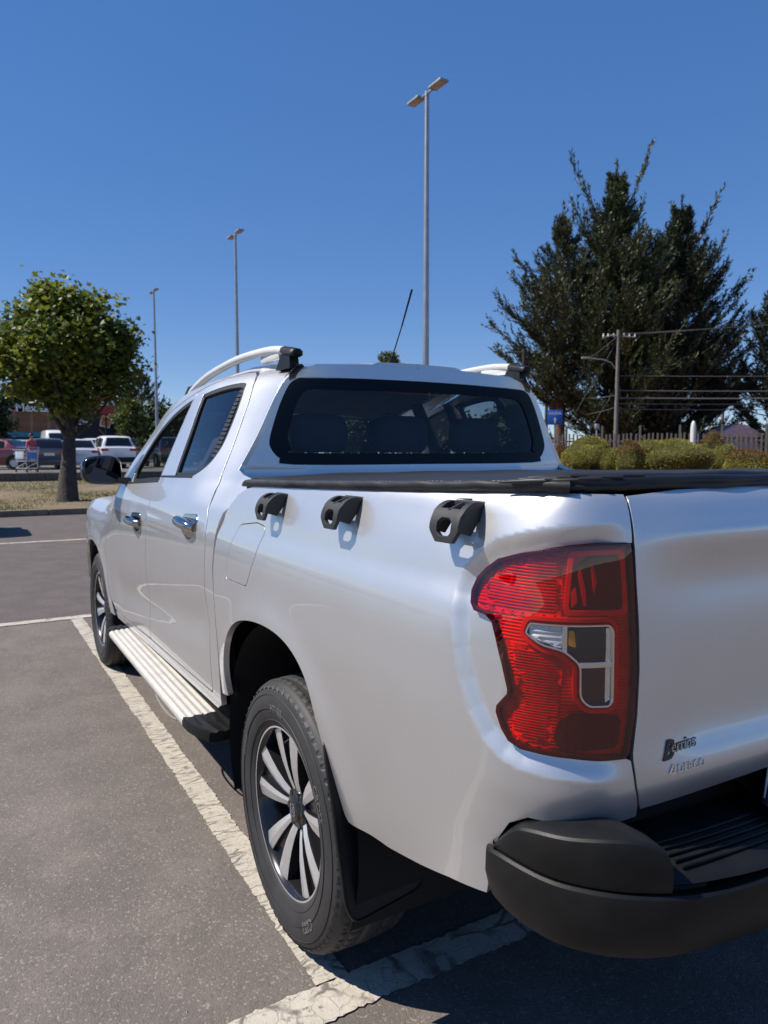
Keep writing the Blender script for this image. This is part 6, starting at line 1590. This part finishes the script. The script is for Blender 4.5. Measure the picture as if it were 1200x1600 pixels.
def parked_car(kind, paint, loc, heading, label, group='cars parked in the raised lot', name='parked_car', roofbox=False):
    L, hw, H, top, belt, gc = SHAPES[kind]
    root = empty(name, loc, heading); tag(root, label, 'van' if kind == 'van' else 'car', group)
    tf = pchip([p[0] for p in top], [p[1] for p in top]); bf = pchip([p[0] for p in belt], [p[1] for p in belt])
    us = np.unique(np.concatenate([np.linspace(0, 1, 60), [p[0] for p in top]]))
    wid = lambda u: hw * (1 - .10 * abs(2 * u - 1) ** 4)
    def sec(u):
        y = -L / 2 + L * u; zt = float(tf(u)); zb = min(float(bf(u)), zt - .02); w = wid(u); gh = max(0., min(1., (zt - zb) / .45)); wt = w * (1 - .30 * gh * .82)
        wc = w * .96
        pts = [(0, gc), (w * .90, gc), (w * .97, gc + .12), (w, gc + .30), (w, zb - .18), (wc, zb), (wc * (1 - .04 * gh) + 0, zb + .02 * gh), (wt, zt - .05 * gh - .002), (wt * .93, zt - .012 * gh), (wt * .6, zt + .012), (0, zt + .02)]
        return y, pts
    m = MB(); secs = []
    for u in us:
        y, p = sec(u); secs.append([(x, y, z) for x, z in p] + [(-x, y, z) for x, z in p[::-1]])
    m.loft(secs, caps=True); m.build('body', paint, root, angle=38)
    def patch(nm, u0, u1, a, b, mat, off=.006, both_=True, n=8):
        # side window strip between section points a and b
        for sx in (1, -1) if both_ else (1,):
            q = MB(); ss = []
            for u in np.linspace(u0, u1, n):
                y, p = sec(u); (xa, za), (xb, zb_) = p[6], p[7]
                ss.append([(sx * (xa + (xb - xa) * t + off), y, za + (zb_ - za) * t) for t in (a, (a + b) / 2, b)])
            q.loft(ss); q.build(nm, mat, root)
    gl = [u for u in us if float(tf(u)) - float(bf(u)) > .30]; g0, g1 = min(gl), max(gl); mid = (g0 + g1) / 2
    if kind == 'van': patch('side_window', g1 - .12, g1 - .02, .35, .92, 'car_glass')
    else:
        patch('side_window', g0 + .04, mid - .012, .12, .90, 'car_glass'); patch('side_window', mid + .012, g1 - .02, .12, .90, 'car_glass')
    def across(nm, ua, ub, mat, f=.84, n=9):
        q = MB(); ss = []
        for u in np.linspace(ua, ub, 6):
            y, p = sec(u); zt = float(tf(u)); w = p[7][0] * f
            dz = .012; dy = -.012 if ua < .5 else .012
            ss.append([(w * t, y + dy, zt + dz + .012 * (1 - t * t)) for t in np.linspace(-1, 1, n)])
        q.loft(ss); q.build(nm, mat, root, smooth=True, angle=None)
    # rear and front screens follow the steep parts of the roof profile
    rear = {'suv': (.024, .072), 'hatch': (.028, .12), 'sedan': (.205, .30), 'van': (.0125, .026)}[kind]; front = {'suv': (.605, .725), 'hatch': (.615, .76), 'sedan': (.59, .735), 'van': (.795, .895)}[kind]
    across('rear_window', *rear, 'car_glass'); across('windscreen', *front, 'car_glass')
    yb = -L / 2
    MB().box((0, yb - .02, gc + .20), (hw * 1.80, .14, .26), .04).build('rear_bumper', 'plastic' if kind in ('suv', 'van') else paint, root, angle=40)
    MB().box((0, -yb + .02, gc + .18), (hw * 1.7, .14, .26), .05).build('front_bumper', paint, root, angle=40)
    MB().box((0, yb - .055, .72), (.46, .02, .13), .004).build('number_plate', 'plate_white', root)
    for sx in (-1, 1):
        zl = float(tf(.012)) - .12
        MB().box((sx * hw * .76, yb + .015, zl), (.36, .09, .13), .03).build('tail_light', 'tail_red', root)
        MB().box((sx * hw * .72, -yb - .06, .70), (.30, .14, .13), .03).build('headlight', 'lens_clear', root)
        MB().box((sx * (hw + .09), L * (.205 if kind != 'van' else .33), float(bf(.7)) + .06), (.18, .10, .12), .03).build('mirror', paint, root, angle=40)
    wr = .33 if kind != 'suv' else .355
    for sy in (-.30 * L, .305 * L):
        for sx in (-1, 1):
            t = MB(); t.revolve([(-.10, wr * .62), (-.105, wr * .9), (-.085, wr), (.085, wr), (.105, wr * .9), (.10, wr * .62)], 'x', 24); w = t.build('wheel', 'car_tyre', root, angle=50); w.location = (sx * (hw - .095), sy, wr)
            r = MB(); r.revolve([(-.09, wr * .63), (-.075, wr * .55), (-.085, .05), (-.085, .0001)] if sx < 0 else [(.09, wr * .63), (.075, wr * .55), (.085, .05), (.085, .0001)], 'x', 16); r.build('rim', 'car_rim', w)
            a = MB(); a.revolve([(-.115, wr * 1.02), (-.115, wr * 1.16), (.0, wr * 1.16)] if sx < 0 else [(.115, wr * 1.02), (.115, wr * 1.16), (.0, wr * 1.16)], 'x', 24); o = a.build('wheel_arch', 'car_tyre', root); o.location = (sx * (hw - .085), sy, wr)
    return root
Z2 = .58
parked_car('suv', 'cp_white', (5.30, 38.7, Z2), 0, 'white SUV seen from behind, beside the round tree')
parked_car('suv', 'cp_white', (5.55, 46.4, Z2), 0, 'white SUV parked one row behind the nearest white SUV')
parked_car('hatch', 'cp_white', (3.55, 38.6, Z2), 0, 'small white hatchback just right of the maple trunk')
parked_car('van', 'cp_white', (3.95, 50.8, Z2), rad(180), 'white high-roofed van facing the camera left of the maple trunk')
parked_car('suv', 'cp_silver', (1.95, 51.8, Z2), rad(180), 'pale SUV facing the camera left of the white van')
parked_car('hatch', 'cp_navy', (1.98, 37.4, Z2), 0, 'dark navy hatchback seen from behind, left of the maple trunk')
parked_car('sedan', 'cp_maroon', (-.15, 37.6, Z2), rad(58), 'maroon car at the left edge behind the shopping trolley')
parked_car('suv', 'cp_navy', (8.6, 40.5, Z2), 0, 'dark SUV added right of the round tree, mostly behind the cab')  # this and the next car are added to darken the view through the cab
parked_car('hatch', 'cp_navy', (10.6, 44.5, Z2), 0, 'dark hatchback added behind the cab, farther along the row')
parked_car('sedan', 'cp_maroon', (13.2, 41.0, .02), rad(180), 'dark red sedan hidden mostly behind the cab')
# unseen cars at the left: one inferred from its shadow, others added for reflections
parked_car('suv', 'cp_silver', (-3.66, 12.75, 0), rad(90), 'silver SUV in the lane at the left whose shadow falls on the asphalt', 'cars near the truck')
parked_car('suv', 'cp_white', (-8.6, 3.0, 0), rad(8), 'unseen white SUV added across the lane to the left for reflections', 'cars near the truck')
parked_car('sedan', 'cp_navy', (-11.4, 3.2, 0), rad(3), 'unseen dark sedan added farthest to the left for reflections', 'cars near the truck')

# ------------------------------------------------------------------ shopping trolley and shopper
M['wiremesh'] = pmat('chromed_wire', (.55, .57, .60), .35, metal=.7)
M['trolley_grey'] = pmat('pale_trolley_plastic', (.45, .50, .58), .5)
M['trolley_blue'] = pmat('trolley_blue', (.10, .22, .55), .5)
tr_ = empty('shopping_trolley', (.72, 31.4, Z2), rad(25)); tag(tr_, 'empty wire shopping trolley left on the raised lot', 'trolley')
bk = MB(); c4 = lambda w, l, z, dy: [(-w, -l + dy, z), (w, -l + dy, z), (w, l + dy, z), (-w, l + dy, z)]
for z, w, l in ((.45, .24, .36), (.60, .26, .40), (.75, .28, .44), (.92, .30, .48)):
    q = c4(w, l, z, 0); bk.tube(q + q[:1], .014, 6)
for k in range(9):
    t = -1 + 2 * k / 8
    for s in (-1, 1):
        bk.tube([(.24 * s, .36 * t, .45), (.30 * s, .48 * t, .92)], .007, 5); bk.tube([(.24 * t, .36 * s, .45), (.30 * t, .48 * s, .92)], .007, 5)
    bk.tube([(.24 * t, -.36, .45), (.24 * t, .36, .45)], .007, 5)
bk.build('basket', 'wiremesh', tr_)
ch = MB(); ch.tube([(-.24, -.50, .98), (-.24, -.40, .40), (-.22, .42, .18), (.22, .42, .18), (.24, -.40, .40), (.24, -.50, .98)], .016, 8); ch.tube([(-.22, -.42, .16), (-.24, -.40, .40)], .016, 8); ch.tube([(.22, -.42, .16), (.24, -.40, .40)], .016, 8); ch.tube([(-.22, -.42, .16), (-.22, .42, .16)], .014, 8); ch.tube([(.22, -.42, .16), (.22, .42, .16)], .014, 8)
ch.build('frame', 'wiremesh', tr_)
MB().tube([(-.28, -.52, 1.0), (.28, -.52, 1.0)], .022, 8).build('handle', 'trolley_blue', tr_)
MB().box((0, -.445, .70), (.40, .012, .28), .004).build('child_seat_panel', 'trolley_blue', tr_)
for sx in (-1, 1):
    MB().box((sx * .285, .0, .70), (.008, .62, .30), .002).build('side_panel', 'trolley_grey', tr_)
    for sy in (-1, 1): MB().revolve([(-.015, .001), (-.015, .06), (.015, .06), (.015, .001)], 'x', 12, (sx * .22, sy * .42, .06)).build('castor', 'car_tyre', tr_)

M['cloth_red'] = pmat('pink_red_top', (.52, .08, .10), .8); M['cloth_dark'] = pmat('dark_trousers', (.03, .03, .04), .8); M['skin'] = pmat('skin', (.42, .25, .18), .55); M['hair'] = pmat('dark_hair', (.015, .011, .009), .6)
def person(loc, heading, label):
    me = bpy.data.meshes.new('person'); bm = bmesh.new(); sk = bm.verts.layers.skin.verify()
    J = {'pel': ((0, 0, .86), .125), 'waist': ((0, .01, 1.02), .115), 'chest': ((0, .01, 1.22), .135), 'neck': ((0, .02, 1.36), .052), 'jaw': ((0, .035, 1.43), .06), 'head': ((0, .03, 1.52), .088), 'top': ((0, .02, 1.585), .06),
         'hl': ((-.09, 0, .80), .09), 'kl': ((-.10, .03, .45), .056), 'al': ((-.10, 0, .09), .038), 'tl': ((-.10, .13, .04), .035), 'hr': ((.09, 0, .80), .09), 'kr': ((.10, .02, .45), .056), 'ar': ((.10, -.02, .09), .038), 'tr': ((.11, .11, .04), .035),
         'sl': ((-.17, .01, 1.27), .058), 'el': ((-.22, .03, 1.02), .042), 'wl': ((-.20, .20, .90), .030), 'fl': ((-.19, .28, .89), .026), 'sr': ((.17, .01, 1.27), .058), 'er': ((.22, .03, 1.02), .042), 'wr': ((.20, .20, .90), .030), 'fr': ((.19, .28, .89), .026)}
    E_ = [('pel', 'waist'), ('waist', 'chest'), ('chest', 'neck'), ('neck', 'jaw'), ('jaw', 'head'), ('head', 'top'), ('pel', 'hl'), ('hl', 'kl'), ('kl', 'al'), ('al', 'tl'), ('pel', 'hr'), ('hr', 'kr'), ('kr', 'ar'), ('ar', 'tr'), ('chest', 'sl'), ('sl', 'el'), ('el', 'wl'), ('wl', 'fl'), ('chest', 'sr'), ('sr', 'er'), ('er', 'wr'), ('wr', 'fr')]
    vv = {}
    for k, (c, r) in J.items():
        v = bm.verts.new(c); v[sk].radius = (r, r * .85); v[sk].use_root = (k == 'pel'); vv[k] = v
    for a, b in E_: bm.edges.new((vv[a], vv[b]))
    bm.to_mesh(me); bm.free()
    t = bpy.data.objects.new('tmp', me); COL.objects.link(t); t.modifiers.new('s', 'SKIN'); md = t.modifiers.new('u', 'SUBSURF'); md.levels = 2; md.render_levels = 2
    bpy.context.view_layer.update(); dg = bpy.context.evaluated_depsgraph_get(); m2 = bpy.data.meshes.new_from_object(t.evaluated_get(dg)); bpy.data.objects.remove(t)
    m2.materials.clear()
    for k in ('skin', 'cloth_red', 'cloth_dark', 'car_tyre'): m2.materials.append(M[k])
    for p in m2.polygons:
        c = p.center; p.use_smooth = True
        p.material_index = 3 if c.z < .09 else 2 if c.z < .90 and not (abs(c.x) > .155 and c.y > .0 and c.z > .7) else 0 if (c.z > 1.35 or (c.y > .14 and c.z > .8)) else 1
    o = bpy.data.objects.new('person', m2); COL.objects.link(o); o.location = loc; o.rotation_euler = (0, 0, heading); tag(o, label, 'person')
    h = MB(); h.sphere((0, -.005, 1.545), (.098, .098, .095), 14, 10); h.sphere((0, -.06, 1.47), (.08, .05, .10), 12, 8); h.build('hair', 'hair', o, angle=60)
    f_ = MB()
    for sx in (-1, 1): f_.sphere((sx * .033, .108, 1.515), (.012, .008, .008), 8, 6); f_.sphere((sx * .09, .02, 1.505), (.012, .02, .03), 8, 6)
    f_.sphere((0, .118, 1.495), (.012, .016, .02), 8, 6); f_.sphere((0, .105, 1.462), (.024, .008, .006), 8, 6); f_.build('face', 'skin', o, angle=60)
person((1.02, 32.6, Z2), rad(200), 'person in a pinkish red top standing just behind the shopping trolley')

# ------------------------------------------------------------------ shops behind the raised lot
M['plank'] = pmat('reddish_plank', (.24, .115, .06), .8, var=.3, vscale=2.0, bump=.4, bscale=12, bdist=.02); M['plank2'] = pmat('pale_plank', (.33, .19, .11), .8, var=.3, vscale=2.0, bump=.4, bscale=12, bdist=.02)
M['teal'] = pmat('teal_paint', (.03, .24, .33), .6); M['shopwall'] = pmat('cream_wall', (.48, .42, .36), .85); M['shopdark'] = pmat('black_cladding', (.014, .015, .020), .6); M['sign_red'] = pmat('red_sign', (.45, .03, .04), .5); M['orange'] = pmat('orange_sign', (.62, .22, .03), .5); M['letter_w'] = pmat('white_letters', (.80, .80, .80), .5)
sh = empty('wooden_storefront', (3.0, 64.0, Z2)); tag(sh, 'storefront with upright wooden planks, teal trim and white letters', 'shop')
MB().box((0, 3.0, 1.9), (8.0, 5.4, 3.8), .02).build('wall', 'shopwall', sh)
pm = MB().box((0, 0, 0), (.205, .05, 1.72), .008).mesh('plank'); pm2 = pm.copy(); pm.materials.append(M['plank']); pm2.materials.append(M['plank2'])
for k in range(34):
    o = link('plank', pm if random.random() < .6 else pm2, None, sh); o.location = (-3.9 + k * .213, .20 + random.uniform(-.015, .015), 3.28 + random.uniform(-.04, .04))
MB().box((-.3, .18, 2.24), (7.6, .14, .36), .01).build('fascia', 'teal', sh)
MB().box((-.3, .25, 1.2), (7.2, .06, 1.7), .01).build('shop_window', 'car_glass', sh)
MB().box((3.42, .14, 2.2), (.34, .34, 4.4), .02).build('corner_post', 'teal', sh)
link('shop_lettering', text_mesh('shop_lettering', 'ea México', .88, .04, lambda x, y, z: (x - 1.62, .12 - z, y + 4.14), offset=.02), 'letter_w', sh)
hat = MB(); hat.revolve([(0, .62), (.05, .60), (.08, .28), (.34, .16), (.40, .0001)], 'z', 18, (1.0, .12, 4.82)); hat.build('hat_emblem', 'letter_w', sh)
bb = empty('black_shop', (8.6, 64.6, Z2)); tag(bb, 'black shop building with a white sign and orange logo panel', 'shop')
MB().box((0, 3, 2.45), (4.2, 6, 4.9), .02).build('wall', 'shopdark', bb)
MB().box((1.9, -.4, 2.6), (.7, .7, 5.2), .03).build('pillar', 'shopdark', bb)
link('shop_lettering', text_mesh('shop_lettering', 'LaStre', .62, .03, lambda x, y, z: (x - 2.0, -.06 - z, y + 3.15), shear=.15, offset=.015), 'letter_w', bb)
lp = MB(); lp.box((.75, -.08, 3.45), (.85, .06, 1.0), .01, Matrix.Rotation(rad(12), 3, 'Y')); lp.build('logo_panel', 'letter_w', bb)
lp2 = MB(); lp2.box((.75, -.12, 3.45), (.66, .03, .78), .01, Matrix.Rotation(rad(12), 3, 'Y')); lp2.build('logo_field', 'orange', bb)
MB().prism([(.55, 3.62), (1.0, 3.75), (.80, 3.45)], lambda x, z: (x, -.14, z), lambda x, z: (x, -.17, z)).build('logo_shape', 'shopdark', bb)
MB().tube([(.2, -.1, 2.75), (1.05, -.1, 1.85)], .05, 6).build('orange_strut', 'orange', bb)
rs = empty('red_sign_board', (9.2, 63.4, Z2)); tag(rs, 'red sign board high on the black shop', 'sign')
MB().box((0, 0, 4.85), (1.7, .12, 1.6), .02).build('panel', 'sign_red', rs); MB().prism([(-.7, 4.75), (.75, 4.75), (.6, 5.15), (.1, 5.25), (-.1, 5.05), (-.6, 5.1)], lambda x, z: (x, -.07, z), lambda x, z: (x, -.09, z)).build('sign_band', 'letter_w', rs); MB().tube([(0, .1, 0), (0, .1, 4.1)], .07, 8).build('support', 'shopdark', rs)
gb = empty('grey_building', (30, 100, 0)); tag(gb, 'plain grey building far behind the truck', 'building'); MB().box((0, 0, 2.6), (26, 8, 5.2), .05).build('wall', 'wall_pale', gb); MB().box((0, 0, 5.35), (26.6, 8.6, .3), .05).build('roof', 'shopdark', gb)
for k in range(6): MB().box((-10 + k * 4, -4.02, 2.6), (2.2, .06, 1.4), .01).build('window', 'car_glass', gb)
